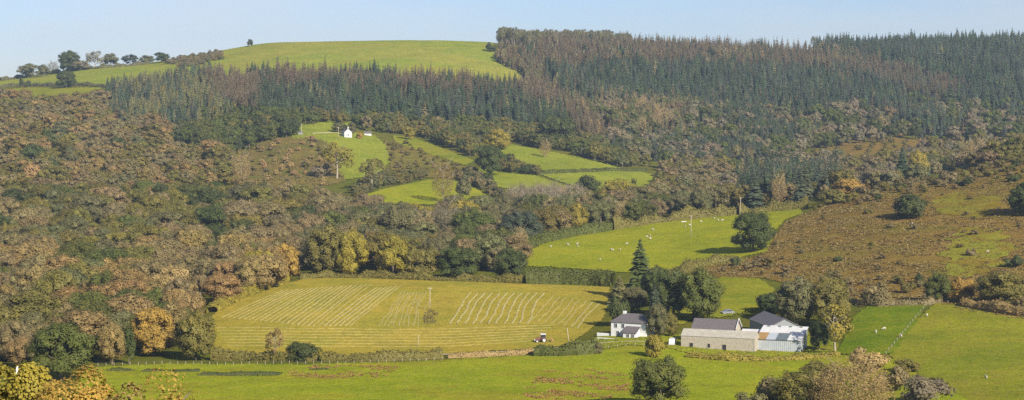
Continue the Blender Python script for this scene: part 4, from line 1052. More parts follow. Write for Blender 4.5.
# ------------------------------------------------------------------ hedges
def hedge(name, pts, wm, hm, tk, label, per_m=26, leaf=0.30, seed=0, vary=0.25, dist=1.0, cat='hedge', tk2=None):
    P3 = [at(*p) for p in pts]
    xs, ys = [p.x for p in P3], [p.y for p in P3]
    d = np.concatenate([[0], np.cumsum([math.hypot(xs[i+1]-xs[i], ys[i+1]-ys[i]) for i in range(len(xs)-1)])])
    r = np.random.default_rng(seed + 900); Ltot = d[-1]
    def hv(s):   # height along the hedge
        return hm * (1 + vary * (0.6 * np.sin(s / 3.1 + seed) + 0.5 * np.sin(s / 7.3 + 2 * seed) + 0.35 * np.sin(s / 1.3)))
    # solid heart
    n = max(int(Ltot / (1.2 * dist)), 3); s = np.linspace(0, Ltot, n)
    X, Y = np.interp(s, d, xs), np.interp(s, d, ys)
    TX, TY = np.gradient(X), np.gradient(Y); l = np.hypot(TX, TY); NX, NY = -TY / l, TX / l
    prof = [(-1, -0.05), (-1.05, 0.35), (-0.8, 0.72), (-0.25, 0.86), (0.3, 0.86), (0.85, 0.7), (1.05, 0.3), (1, -0.05)]
    V = []
    for a, b in prof:
        jit = 1 + r.normal(0, 0.1, n)
        x = X + NX * wm / 2 * 0.85 * a * jit; y = Y + NY * wm / 2 * 0.85 * a * jit
        V.append(np.stack([x, y, height(X, Y) + hv(s) * b * (1 + r.normal(0, 0.06, n) * (b > 0.2))], -1))
    V = np.stack(V, 1); kk = len(prof); idx = np.arange(n * kk).reshape(n, kk)
    q = np.stack([idx[:-1, :-1], idx[:-1, 1:], idx[1:, 1:], idx[1:, :-1]], -1).reshape(-1, 4)
    V = V.reshape(-1, 3)
    nl = int(Ltot * per_m / dist)
    ss = r.uniform(0, Ltot, nl); th = r.uniform(-0.2, pi + 0.2, nl)
    ex = np.sign(np.cos(th)) * np.abs(np.cos(th)) ** 0.6; ez = np.maximum(np.sin(th), -0.05)
    ez = np.sign(ez) * np.abs(ez) ** 0.6
    x0, y0 = np.interp(ss, d, xs), np.interp(ss, d, ys); nx, ny = np.interp(ss, s, NX), np.interp(ss, s, NY)
    rr = r.uniform(0.86, 1.12, nl)
    Pp = np.stack([x0 + nx * wm / 2 * ex * rr, y0 + ny * wm / 2 * ex * rr, height(x0, y0) + hv(ss) * np.maximum(ez * rr * 0.95, 0.03)], -1)
    N = unit(np.stack([nx * ex, ny * ex, ez + 0.1], -1) + 0.6 * r.normal(size=(nl, 3)))
    v, f = leaf_quads(r, Pp, N, leaf * dist ** 0.5)
    base = Vector((xs[0], ys[0], float(height(xs[0], ys[0]))))
    VV = np.concatenate([V, v]) - np.array(base)
    pat = 0.5 + 0.3 * np.sin(ss / 2.7 + seed) + 0.2 * np.sin(ss / 0.9)
    me = mesh_np(name, VV, [np.concatenate([q, f + len(V)])], False, {'rnd': np.concatenate([np.full(len(q), 0.4), np.clip(0.45 * pat + 0.55 * r.uniform(0, 1, nl), 0, 1)])})
    o = link(name, me, M['leaf']); o.location = base
    o['tint'] = list(TINT[tk]); tag(o, label, cat)
    return o
hedge('hedge', [(212,360),(250,360),(285,361),(318,361)], 3.4, 2.9, 'olive', 'left stretch of olive hedge along the foot of the hay field', seed=1)
hedge('hedge', [(322,361),(380,361),(442,358.5)], 3.0, 2.7, 'olive', 'long low hedge along the foot of the hay field by the short post', seed=2)
hedge('hedge', [(536,356),(560,356),(582,355),(596,353.5)], 4.2, 3.4, 'green', 'bushy hedge beside the red tractor', seed=3, vary=0.35)
hedge('hedge', [(526,284),(560,284.5),(590,285.5),(613,287)], 4.4, 6.2, 'green', 'tall clipped hedge at the top right of the hay field', seed=4, vary=0.06, per_m=34, leaf=0.34)
hedge('hedge', [(212,313),(232,303),(252,293),(285,283.5)], 4.5, 3.6, 'yellowgreen', 'yellow green hedge along the left edge of the hay field', seed=5, vary=0.3)
hedge('hedge', [(524,250),(545,243),(575,236.5),(610,231)], 4.0, 5.0, 'green', 'thick hedge along the upper left of the middle pasture', seed=6, vary=0.12, leaf=0.4)
hedge('hedge', [(612,230.5),(650,224.5),(690,219.5),(735,215.5)], 4.0, 5.0, 'olive', 'shaggy olive hedge along the top of the middle pasture', seed=7, leaf=0.4, vary=0.45)
hedge('hedge', [(738,215),(770,212),(808,208)], 4.0, 4.6, 'olive', 'olive hedge at the upper right corner of the middle pasture', seed=8, leaf=0.4, vary=0.45)
hedge('hedge', [(536,175),(570,173.2),(605,171.2),(646,171.5)], 3.2, 2.6, 'green', 'clipped hedge between the valley fields', per_m=14, leaf=0.5, seed=9, vary=0.1)
hedge('hedge', [(-20,88),(20,86.3),(60,86.5),(128,88)], 4, 3.6, 'greygreen', 'dark hedge under the left skyline field', per_m=10, leaf=0.6, seed=10)
hedge('hedge', [(0,79),(30,77.5),(60,73),(100,69),(150,64.5)], 4, 4.0, 'greygreen', 'thin hedge along the left skyline', per_m=8, leaf=0.7, seed=11, vary=0.5)
hedge('scrub_row', [(300,279),(330,278),(372,278.5),(440,281),(490,282.5),(524,284)], 4.5, 2.6, 'olive', 'low scrub under the row of trees above the hay field', seed=17, vary=0.5)
hedge('hedge', [(448,358),(480,357),(510,355.5),(533,354.5)], 1.8, 1.5, 'tan', 'brown bracken bank below the gravel track', seed=12, leaf=0.26, vary=0.3)
hedge('hedge', [(640,278),(668,280),(690,270),(715,265),(745,262)], 5, 3.5, 'olive', 'scrubby hedge along the lower edge of the middle pasture', seed=13, vary=0.4)
hedge('hedge', [(845,303),(880,307),(925,305),(940,303)], 3, 2.2, 'brown', 'brown hedge along the top of the paddock', seed=14, vary=0.4)
hedge('hedge', [(965,306),(1000,313),(1060,322)], 5, 3.0, 'russet', 'brown bracken hedge along the top of the sheep pasture', seed=15, vary=0.35)
hedge('hedge', [(690,357),(730,361),(770,361),(810,359),(838,356)], 5, 1.5, 'yellowgreen', 'weedy bank below the stone barn and metal shed', seed=16, vary=0.45)
for i, (a, b, c, hh) in enumerate([(110,133,370.5,0.4), (143,200,371.5,0.5), (200,281,375,0.6), (312,328,370,0.45)]):
    hedge('rush_bed', [(a, c), ((a + b) / 2, c + 0.5), (b, c)], 6.5 if i != 3 else 3, hh, 'green', ['small dark rush bed at the left end of the lower pasture', 'second dark rush bed along the lower pasture fence',
          'longest dark rush bed on the lower pasture', 'smallest rush bed below the hedge bush'][i], per_m=30, leaf=0.24, seed=20 + i, vary=0.55, cat='rushes')
ptree(302,360,42,19,'bush','dkgreen','dark green bush in the bottom hedge of the hay field','bush')
ptree(275,361,20,34,'sparse','russet','russet sapling sticking out of the bottom hedge of the hay field')
ptree(597,354,14,13,'bush','greygreen','small grey green bush at the left of the farm track end','bush')


def scatter(name, poly, yr, n, size, hgt, tints, mat_key, label, per=5, edge=None):
    """many small tufts of upright blades in one mesh"""
    pl = np.array(poly, float); r = np.random.default_rng(len(poly) + n)
    p3 = [at(*q) for q in poly]
    y0, y1 = max(min(p.y for p in p3), yr[0]), min(max(p.y for p in p3), yr[1])
    XS = []
    while sum(len(a) for a in XS) < n:
        y = np.sqrt(r.uniform(y0**2, y1**2, n)); u = r.uniform(pl[:, 0].min(), pl[:, 0].max(), n); x = (u - 512) / F * y
        px, row = project(x, y, height(x, y))
        ok = inpoly(px, row, poly)
        if edge: ok &= vnoise(x, y, edge[0], 3) + r.normal(0, 0.15, n) > edge[1]
        XS.append(np.stack([x[ok], y[ok]], -1))
        if len(XS) > 40: break
    Q = np.concatenate(XS)[:n]; m = len(Q)
    s = size * r.uniform(0.5, 1.4, (m, 1))
    base = np.stack([Q[:, 0], Q[:, 1], height(Q[:, 0], Q[:, 1]) + 0.1], -1)
    V = []; F3 = []; R = []; nv = 0; g = r.uniform(0, 1, m)
    for k in range(per):
        a = r.uniform(0, 6.28, (m, 1)); d = np.concatenate([np.cos(a), np.sin(a), 0 * a], 1); t = np.concatenate([-np.sin(a), np.cos(a), 0 * a], 1)
        o = base + d * s * r.uniform(0, 0.5, (m, 1))
        hz = hgt * s / size * r.uniform(0.5, 1.2, (m, 1)) * np.array([[0, 0, 1.0]])
        V.append(np.stack([o - t * s * .5, o + t * s * .5, o + d * s * .9 + hz], 1).reshape(-1, 3))
        F3.append(np.arange(3 * m).reshape(-1, 3) + nv); nv += 3 * m
        R.append(np.clip(g * .6 + r.uniform(0, .4, m), 0, 1))
    me = mesh_np(name, np.concatenate(V), [np.concatenate(F3)], False, {'rnd': np.concatenate(R)})
    o = link(name, me, M[mat_key]); o['tint'] = list(tints); tag(o, label, None, None, 'stuff')
scatter('bracken', POLY['bracken'], (500, 1050), 24000, 0.75, 0.45, (0.225, 0.16, 0.058), 'leaf', 'brown dying bracken fronds over the right slope', 5, (14, -0.35))
scatter('dry_grass', POLY['bracken'], (500, 1050), 12000, 0.5, 0.35, (0.31, 0.235, 0.09), 'leaf', 'straw coloured dry grass among the bracken', 5, (9, 0.15))
scatter('pasture_weeds', POLY['lower'], (380, 600), 9000, 0.30, 0.16, (0.26, 0.24, 0.055), 'leaf', 'coarse grass tufts over the lower pasture', 4)
scatter('docks', [(520,395),(540,372),(590,370),(628,376),(632,392),(600,402),(540,402)], (380, 600), 1100, 0.42, 0.3, (0.28, 0.15, 0.05), 'leaf', 'brown docks in the lower pasture left of the dark tree', 5, (6, 0.1))
scatter('docks', [(315,366),(400,366),(390,378),(330,380),(280,376)], (380, 600), 650, 0.42, 0.3, (0.26, 0.14, 0.05), 'leaf', 'brown docks below the fence in the lower pasture', 5, (6, 0.0))
scatter('pasture_tufts', POLY['right'], (380, 700), 7000, 0.32, 0.2, (0.20, 0.17, 0.05), 'leaf', 'coarse tufts over the sheep pasture', 4)
scatter('scrub_weeds', POLY['yard'], (480, 640), 3500, 0.4, 0.4, (0.21, 0.2, 0.04), 'leaf', 'long grass and weeds round the farm buildings', 5)
scatter('heather', POLY['heath'], (1050, 1560), 6000, 0.7, 0.7, (0.22, 0.155, 0.06), 'leaf', 'rough brown growth on the slope below the cottage', 4, (18, -0.2))

# ------------------------------------------------------------------ farm buildings
def frame(pa, pb, drop=0.0):
    """local frame: origin at the ground under picture point a, x towards b, y away from the camera"""
    A, B = at(*pa), at(*pb)
    return A, math.atan2(B.y - A.y, B.x - A.x), math.hypot(B.x - A.x, B.y - A.y)

def wall_house(m, L_, D, H, g, down=1.2, t=0.0):
    """gabled block: ridge along x, gable rise g"""
    v = [(0,0,-down),(L_,0,-down),(L_,D,-down),(0,D,-down),(0,0,H),(L_,0,H),(L_,D,H),(0,D,H),(0,D/2,H+g),(L_,D/2,H+g)]
    return m.add(v, [(3,2,1,0),(0,1,5,4),(2,3,7,6),(3,0,4,8,7),(1,2,6,9,5),(4,5,9,8),(6,7,8,9)])

def gable_roof(m, L_, D, H, g, ov=0.3, t=0.18):
    k = g / (D / 2); e = 0.02
    m.slab([(-ov,-ov,H-ov*k+t+e),(L_+ov,-ov,H-ov*k+t+e),(L_+ov,D/2,H+g+t+e),(-ov,D/2,H+g+t+e)], t)
    m.slab([(L_+ov,D+ov,H-ov*k+t+e),(-ov,D+ov,H-ov*k+t+e),(-ov,D/2,H+g+t+e),(L_+ov,D/2,H+g+t+e)], t)
    return m

def window(parent, x, z, w_, h_, y=0.0, side='front', frame_mat='white', pane='glass'):
    f = MB(); t = 0.08
    if side == 'front':
        for b in ((x-w_/2-t, x-w_/2, z-t, z+h_+t), (x+w_/2, x+w_/2+t, z-t, z+h_+t), (x-w_/2, x+w_/2, z+h_, z+h_+t), (x-w_/2, x+w_/2, z-t, z), (x-0.03, x+0.03, z, z+h_)):
            f.box(b[0], b[1], y-0.07, y+0.02, b[2], b[3])
        p = MB().box(x-w_/2, x+w_/2, y-0.03, y+0.01, z, z+h_)
    else:
        for b in ((x-w_/2-t, x-w_/2, z-t, z+h_+t), (x+w_/2, x+w_/2+t, z-t, z+h_+t), (x-w_/2, x+w_/2, z+h_, z+h_+t), (x-w_/2, x+w_/2, z-t, z)):
            f.box(y-0.07, y+0.02, b[0], b[1], b[2], b[3])
        p = MB().box(y-0.03, y+0.01, x-w_/2, x+w_/2, z, z+h_)
    o = f.build('window', M[frame_mat], parent); p.build('pane', M[pane], o)

# farmhouse
A, ang, Ln = frame((611, 337), (649, 338))
h = empty('farmhouse', A, ang)
tag(h, 'white rendered farmhouse with grey slate roof at the corner of the hay field', 'house')
Lh, Dh, Hh, gh = 11.5, 6.6, 4.7, 2.5
m = MB()
m.box(0, Lh, 0, Dh, -1.0, Hh)
m.build('wall', M['whitewash'], h)
m = MB(); o_ = 0.35; e = 0.02                          # hipped slate roof
r0, r1 = (2.9, Dh/2, Hh+gh), (Lh-2.9, Dh/2, Hh+gh)
c = [(-o_,-o_,Hh+e), (Lh+o_,-o_,Hh+e), (Lh+o_,Dh+o_,Hh+e), (-o_,Dh+o_,Hh+e)]
m.add(c + [r0, r1], [(0,1,5,4), (1,2,5), (2,3,4,5), (3,0,4), (3,2,1,0)])
rf = m.build('roof', M['slate'], h)
MB().box(2.6, 3.5, Dh/2-0.35, Dh/2+0.35, Hh+gh-0.6, Hh+gh+0.6).build('chimney', M['whitewash'], rf)
for x, z in ((2.3, 0.7), (4.3, 0.55), (1.6, 3.0), (4.0, 3.0)):
    window(h, x, z, 0.95, 1.25)
window(h, Dh/2, 0.9, 1.0, 1.2, 0.0, 'side')
# porch wing in front
m = MB()
m.add([(5.4,-3.0,-1.0),(9.6,-3.0,-1.0),(9.6,-0.003,-1.0),(5.4,-0.003,-1.0),(5.4,-3.0,2.0),(9.6,-3.0,2.0),(9.6,-0.003,3.5),(5.4,-0.003,3.5)],
      [(3,2,1,0),(0,1,5,4),(1,2,6,5),(2,3,7,6),(3,0,4,7),(4,5,6,7)])
pw = m.build('porch_wall', M['whitewash'], h)
MB().slab([(5.1,-3.3,2.02),(9.9,-3.3,2.02),(9.9,-0.02,3.68),(5.1,-0.02,3.68)], 0.14).build('porch_roof', M['slate'], h)
window(pw, 7.0, 0.6, 0.9, 1.0, -3.0); window(pw, 8.6, 0.6, 0.9, 1.0, -3.0)
# garden wall
m = MB().box(-2.2, 10.5, -5.0, -4.7, -1.6, 0.3)
gw = m.build('garden_wall', M['whitewash']); gw.location = A; gw.rotation_euler = (0, 0, ang)
tag(gw, 'low white garden wall in front of the farmhouse', 'wall')
m = MB().box(-5.0, -0.4, 0.5, 0.8, -1.2, 1.0)
gw = m.build('garden_wall', M['whitewash']); gw.location = A; gw.rotation_euler = (0, 0, ang)
tag(gw, 'short white wall at the left corner of the farmhouse', 'wall')

# long stone barn
A, ang, Ln = frame((681, 347), (752, 352.6))
b = empty('stone_barn', A, ang)
tag(b, 'long pale stone barn with low openings facing the lower pasture', 'barn')
Lb, Db, Hb, gb = 22.0, 6.0, 3.3, 1.75
m = wall_house(MB(), Lb, Db, Hb, gb, 1.5); wl = m.build('wall', M['stone'], b)
m = MB()
gable_roof(m, Lb, Db, Hb, gb, 0.12, 0.12)
rf = m.build('roof', M['cement'], b)
for x, w_, z0, z1 in ((3.1, 1.1, -0.4, 1.35), (8.4, 0.8, 0.2, 1.35), (13.0, 1.2, -0.3, 1.3)):
    f = MB(); f.box(x-w_/2-0.12, x-w_/2, -0.05, 0.02, z0, z1+0.12); f.box(x+w_/2, x+w_/2+0.12, -0.05, 0.02, z0, z1+0.12); f.box(x-w_/2, x+w_/2, -0.05, 0.02, z1, z1+0.16)
    d = f.build('doorway', M['wood'], b); MB().box(x-w_/2, x+w_/2, -0.02, 0.03, z0, z1).build('opening', M['dark'], d)
for z in np.arange(-0.6, Hb - 0.2, 0.62):             # pale corner stones at the right end
    MB().box(Lb - (0.55 if int(z*10) % 2 else 0.35), Lb + 0.04, -0.04, 0.3, z, z + 0.5).build('corner_stone', M['cement'], b)
SB = (A, ang)

# slate barn behind it
def place_behind(name, label, off, L_, D, H, g, wmat, rmat, cat='barn', rot=0.0):
    p = Matrix.Rotation(ang, 3, 'Z') @ Vector(off) + A
    p.z = float(height(p.x, p.y)) + off[2]
    o = empty(name, p, ang + rot); tag(o, label, cat)
    wall_house(MB(), L_, D, H, g, 1.6).build('wall', M[wmat], o)
    r = gable_roof(MB(), L_, D, H, g, 0.3, 0.16).build('roof', M[rmat], o)
    return o, r
o, r = place_behind('slate_barn', 'barn with long dark slate roof behind the stone barn', (0.9, 8.5, 0), 13.0, 6.5, 4.6, 2.6, 'stone', 'slate')
m = MB()
for s in (-1, 1):
    y0_, z0_ = 3.25 + s * 3.5, 4.4
    m.slab([(13.31, y0_, z0_ + 0.42), (13.39, y0_, z0_ + 0.42), (13.39, 3.25, 7.62), (13.31, 3.25, 7.62)][::s], 0.3)
m.build('verge_board', M['white'], r)
place_behind('lean_to', 'small dark roofed lean-to between the slate barn and the metal shed', (14.6, 8.0, 0), 4.2, 4.6, 2.7, 1.0, 'stone', 'slate', 'shed')

# metal shed with patched roof
A2, ang2, Ln2 = frame((757, 351), (799, 353))
s = empty('metal_shed', A2, ang2 + radians(2))
tag(s, 'pale metal shed with patched white, rust and grey roof sheets', 'shed')
Ls, Ds, Hs = 12.6, 11.5, 3.5
rise = 2.5
m = MB().add([(0,0,-1.2),(Ls,0,-1.2),(Ls,Ds,-1.2),(0,Ds,-1.2),(0,0,Hs),(Ls,0,Hs),(Ls,Ds,Hs+rise),(0,Ds,Hs+rise)], [(3,2,1,0),(0,1,5,4),(1,2,6,5),(2,3,7,6),(3,0,4,7),(4,5,6,7)])
m.build('wall', M['sheet'], s)
for i in range(21):                                    # ribs of the front cladding
    x = 0.3 + i * 0.6
    MB().box(x, x + 0.12, -0.05, 0.01, -0.9, Hs - 0.05).build('cladding_rib', M['sheet'], s)
def roof_pt(x, v): return (x, -0.35 + v * (Ds + 0.5), Hs + 0.16 + (v * (Ds + 0.5) - 0.35) * rise / Ds)
low = [(-3.4, -0.2, 'sheetw'), (-0.2, 2.6, 'rust'), (2.6, 5.4, 'sheet'), (5.4, 8.8, 'darksheet'), (8.8, Ls + 0.4, 'sheetw')]
low[0] = (-0.4, 0.9, 'rust'); low[1] = (0.9, 2.6, 'rust')
for x0, x1, mt in low:
    MB().slab([roof_pt(x0 + .02, 0), roof_pt(x1 - .02, 0), roof_pt(x1 - .02, .5), roof_pt(x0 + .02, .5)], 0.08).build('roof_sheet', M[mt], s)
for i in range(5):
    x0, x1 = -0.4 + i * (Ls + 0.8) / 5, -0.4 + (i + 1) * (Ls + 0.8) / 5
    MB().slab([tuple(np.add(roof_pt(a, b), (0, 0, 0.07))) for a, b in ((x0 + .02, .49), (x1 - .02, .49), (x1 - .02, 1), (x0 + .02, 1))], 0.08).build('roof_sheet', M['sheetw'], s)
for i in range(4):
    x = 1.4 + i * 3.2
    q = roof_pt(x, .93)
    MB().box(q[0] - .35, q[0] + .35, q[1] - .35, q[1] + .35, q[2] - 0.05, q[2] + .35).build('roof_vent', M['darksheet'], s)
# left bay of the roof, reaching behind the stone barn
p = Matrix.Rotation(ang2 + radians(2), 3, 'Z') @ Vector((-6.6, 3.2, 0)) + A2
o = empty('lean_to', p, ang2 + radians(2)); tag(o, 'low bay with rusty and white roof sheets left of the metal shed', 'shed')
p0 = lambda x, v: (x, v * 8.2, 3.45 + v * 8.2 * 0.19)
MB().add([(0.2,0.2,-1.5),(6.4,0.2,-1.5),(6.4,8,-1.5),(0.2,8,-1.5),(0.2,0.2,3.3),(6.4,0.2,3.3),(6.4,8,4.8),(0.2,8,4.8)], [(3,2,1,0),(0,1,5,4),(1,2,6,5),(2,3,7,6),(3,0,4,7),(4,5,6,7)]).build('wall', M['wallgrey'], o)
for x0, x1, v0, v1, mt in ((0, 3.1, 0, .42, 'sheetw'), (3.1, 6.4, 0, .42, 'sheetw'), (0, 6.4, .42, .68, 'rust'), (0, 3.2, .68, 1, 'sheetw'), (3.2, 6.4, .68, 1, 'sheetw')):
    MB().slab([p0(x0 + .02, v0 + .005), p0(x1 - .02, v0 + .005), p0(x1 - .02, v1 - .005), p0(x0 + .02, v1 - .005)], 0.08).build('roof_sheet', M[mt], o)

# dark roofed barn behind, gable towards the camera
g0 = at(786, 336)
g0 = Vector(((786 - 512) / F * (A2.y + 14.5), A2.y + 14.5, 0)); g0.z = float(height(g0.x, g0.y))
o = empty('gabled_barn', g0, radians(99))
tag(o, 'barn with dark slate roof and pale grey gable behind the metal shed', 'barn')
HG = CZ - (327.5 - HOR) / F * (A2.y + 14.5) - g0.z
def shift(mb, dx, dy): mb.v = [(x + dx, y + dy, z) for x, y, z in mb.v]; return mb
shift(wall_house(MB(), 21, 9.4, HG, 2.3, 1.5), 0, -4.7).build('wall', M['wallgrey'], o)
shift(gable_roof(MB(), 21, 9.4, HG, 2.3, 0.3, 0.18), 0, -4.7).build('roof', M['slate'], o)

# hillside cottage
A3, ang3, _ = frame((346.5, 137), (357.5, 137))
o = empty('hillside_cottage', A3, radians(-68)); tag(o, 'small white cottage with a chimney among trees on the far hillside', 'cottage')
Hc, gc, Dc, Lc = 3.7, 2.7, 6.0, 8.5
shift(wall_house(MB(), Lc, Dc, Hc, gc, 1.5), -Lc/2, -Dc/2).build('wall', M['limewash'], o)
r = shift(gable_roof(MB(), Lc, Dc, Hc, gc, 0.2, 0.16), -Lc/2, -Dc/2).build('roof', M['slate'], o)
MB().box(Lc/2-0.9, Lc/2+0.02, -0.45, 0.45, Hc+gc-0.6, Hc+gc+1.3).build('chimney', M['limewash'], r)
window(o, 0.0, 1.0, 0.9, 1.1, Lc/2 + 0.02, 'side')
p = at(367.5, 136)
o = empty('cottage_outbuilding', p, 0.05); tag(o, 'long low white outbuilding right of the hillside cottage', 'shed')
shift(wall_house(MB(), 5.5, 4.0, 2.0, 1.4, 1), -2.5, 0).build('wall', M['limewash'], o)
shift(gable_roof(MB(), 5.5, 4.0, 2.0, 1.4, 0.2, 0.14), -2.5, 0).build('roof', M['slate'], o)
p = at(300.5, 135)
o = empty('field_hut', p, 0.1); tag(o, 'tiny grey hut at the left end of the cottage field', 'hut')
shift(wall_house(MB(), 3.4, 3.0, 2.0, 0.9, 1), -1.7, 0).build('wall', M['wallgrey'], o)
shift(gable_roof(MB(), 3.4, 3.0, 2.0, 0.9, 0.2, 0.12), -1.7, 0).build('roof', M['slate'], o)
tag(strip('cottage_lane', [(312,134),(328,133.2),(344,133.4)], 2.2, 0.3, M['track'], None, 0.25, 0.05, 3, 5), 'pale lane bank leading to the hillside cottage', None, None, 'structure')

# ------------------------------------------------------------------ vehicles
def wheel(parent, x, y, r, w_, rimr):
    def ringed(r_, w2, n=14):
        m = MB(); v = []; f = []
        pr = [(0.0, -w2*.3), (r_*.92, -w2/2), (r_, -w2*.3), (r_, w2*.3), (r_*.92, w2/2), (0.0, w2*.3)]
        for k in range(n):
            a = 2*pi*k/n
            for rr, yy in pr: v.append((x + cos(a)*rr, y + yy, r + sin(a)*rr))
        q = len(pr)
        for k in range(n):
            for i in range(q-1): f.append((k*q+i, ((k+1) % n)*q+i, ((k+1) % n)*q+i+1, k*q+i+1))
        return m.add(v, f)
    t = ringed(r, w_).build('wheel', M['rubber'], parent)
    ringed(rimr, w_ * 1.06).build('rim', M['rim'], t).location = (0, 0, 0)
    # centre the rim on the axle
    t.children[0].location = (0, 0, r - r)
    return t
def profile_body(pts, y0, y1):
    m = MB(); n = len(pts)
    return m.add([(x, y0, z) for x, z in pts] + [(x, y1, z) for x, z in pts], [tuple(range(n)), tuple(range(2*n-1, n-1, -1))] + [(i, n+i, n+(i+1) % n, (i+1) % n) for i in range(n)])

p = at(542, 342.5)
t = empty('tractor', p, radians(6)); tag(t, 'small red tractor with pale wheels and white cab roof in the hay field', 'tractor')
profile_body([(-2.0,0.65),(-2.05,1.25),(-1.8,1.45),(-0.35,1.55),(-0.3,0.7)], -0.42, 0.42).build('hood', M['red'], t)
MB().box(-1.9, 0.9, -0.25, 0.25, 0.5, 0.8).build('chassis', M['rubber'], t)
m = MB()
for x in (-0.35, 0.95):
    for y in (-0.62, 0.55): m.box(x, x+0.08, y, y+0.08, 1.0, 2.45)
cab = m.build('cab_frame', M['red'], t)
MB().box(-0.29, 0.97, -0.57, 0.58, 1.25, 2.4).build('glass', M['glass'], cab)
MB().box(-0.5, 1.15, -0.75, 0.75, 2.47, 2.68).build('cab_roof', M['white'], t)
for y in (-0.98, 0.98): profile_body([(-0.35,1.0),(-0.2,1.5),(0.3,1.72),(0.9,1.6),(1.3,1.15),(1.2,1.12),(0.85,1.5),(0.3,1.6),(-0.1,1.42),(-0.25,1.0)], y-0.2, y+0.2).build('mudguard', M['red'], t)
MB().tube([(-1.2,0.3,1.5),(-1.2,0.3,2.3)], 0.05).build('exhaust', M['rubber'], t)
MB().box(-2.35, -2.06, -0.3, 0.3, 0.6, 1.0).build('front_weight', M['rim'], t)
wheel(t, 0.55, -0.95, 0.82, 0.42, 0.5); wheel(t, 0.55, 0.95, 0.82, 0.42, 0.5)
wheel(t, -1.55, -0.8, 0.5, 0.3, 0.28); wheel(t, -1.55, 0.8, 0.5, 0.3, 0.28)
# rake behind
q = p + Matrix.Rotation(radians(6), 3, 'Z') @ Vector((2.5, 0, 0))
t2 = empty('hay_rake', (q.x, q.y, float(height(q.x, q.y)) + 0.1), radians(6)); tag(t2, 'rusty hay rake hitched behind the red tractor', 'hay rake')
MB().tube([(-0.9,0,0.75),(0.9,0,0.85)], 0.07).tube([(0.4,-1.2,0.8),(0.4,1.2,0.8)], 0.07).build('beam', M['rust'], t2)
for y in (-1.0, -0.35, 0.35, 1.0):
    m = MB()
    for k in range(10):
        a = 2*pi*k/10; m.tube([(0.5, y, 0.55), (0.5 + cos(a)*0.55, y + 0.05, 0.57 + sin(a)*0.55)], 0.03, 4)
    m.tube([(0.5 + cos(2*pi*k/12)*0.52, y, 0.56 + sin(2*pi*k/12)*0.52) for k in range(13)], 0.04, 4)
    m.build('rake_wheel', M['rust'], t2)

def car(name, p, rz, paint, label, van=False):
    o = empty(name, p, rz); tag(o, label, 'van' if van else 'car')
    if van: body = [(-2.2,0.35),(-2.25,0.95),(-1.75,1.1),(-1.2,1.9),(2.1,1.95),(2.2,0.35)]; win = [(-1.65,1.12),(-1.2,1.75),(-0.3,1.78),(-0.3,1.12)]
    else: body = [(-2.1,0.35),(-2.15,0.75),(-1.2,0.92),(-0.55,1.45),(1.0,1.45),(1.75,0.98),(2.1,0.9),(2.1,0.35)]; win = [(-1.05,0.95),(-0.5,1.36),(0.95,1.36),(1.5,0.98)]
    profile_body(body, -0.85, 0.85).build('body', M[paint], o)
    profile_body(win, -0.87, 0.87).build('side_window', M['glass'], o)
    for x in (-1.35, 1.35):
        for y in (-0.78, 0.78): wheel(o, x, y, 0.33, 0.22, 0.2)
p = at(672.5, 345); car('parked_van', p, radians(78), 'white', 'white van parked between the farmhouse and the stone barn', True)
p = at(727.5, 314); car('parked_car', p, radians(20), 'silver', 'pale grey car parked on the grass behind the slate barn')

# ------------------------------------------------------------------ poles, fences, trough
def pole(px, row, hpx, label, lean=0.0, stay=False, r=0.13, name='utility_pole', cat='pole'):
    g = at(px, row); hm = hpx * g.y / F
    o = empty(name, g); tag(o, label, cat)
    top = (lean * hm, 0, hm)
    MB().tube([(0, 0, -0.4), (lean * hm * .5, 0, hm * .5), top], [r, r * .9, r * .75], 8).build('post', M['wood'], o, True)
    if hm > 5:
        MB().box(top[0] - 0.7, top[0] + 0.7, -0.06 - r, 0.06 - r, hm - 0.5, hm - 0.36).build('crossarm', M['wood'], o)
        for x in (-0.6, 0.6): MB().tube([(top[0] + x, -r, hm - 0.36), (top[0] + x, -r, hm - 0.14)], [0.06, 0.04], 6).build('insulator', M['white'], o)
    if stay: MB().tube([(-0.05, 0, hm * .45), (-2.6, -0.2, hm * .52), ][:1] + [(-2.4, 0.1, hm * .48 + 0.0)][:0] + [(-2.3, 0, -0.1)], 0.05, 5).build('stay', M['wood'], o)
pole(430, 311, 24, 'wooden utility pole standing in the middle of the hay field', stay=True)
pole(418.5, 347, 12, 'short wooden post near the foot of the hay field', r=0.1, name='short_post', cat='post')
pole(569, 343, 15, 'leaning wooden pole at the right corner of the hay field', lean=-0.13)
pole(691, 238, 23, 'wooden pole standing in the middle pasture', r=0.15)
pole(740.5, 217, 20, 'wooden pole in the hedge above the lone dark tree', r=0.15)
pole(923.5, 303, 16, 'pale pole beside the green tree at the paddock corner', r=0.14)
pole(338.5, 139, 12, 'thin pole in the field left of the hillside cottage', r=0.2)
pole(301.5, 136, 12, 'thin pole beside the tiny grey hut', r=0.2)
g = at(431, 313)
scatter('rough_island', [(423,325),(424,313),(432,310),(438,314),(436,324)], (500, 760), 260, 0.4, 0.4, (0.19, 0.15, 0.05), 'leaf', 'unmown brown weeds round the hay field pole', 5)

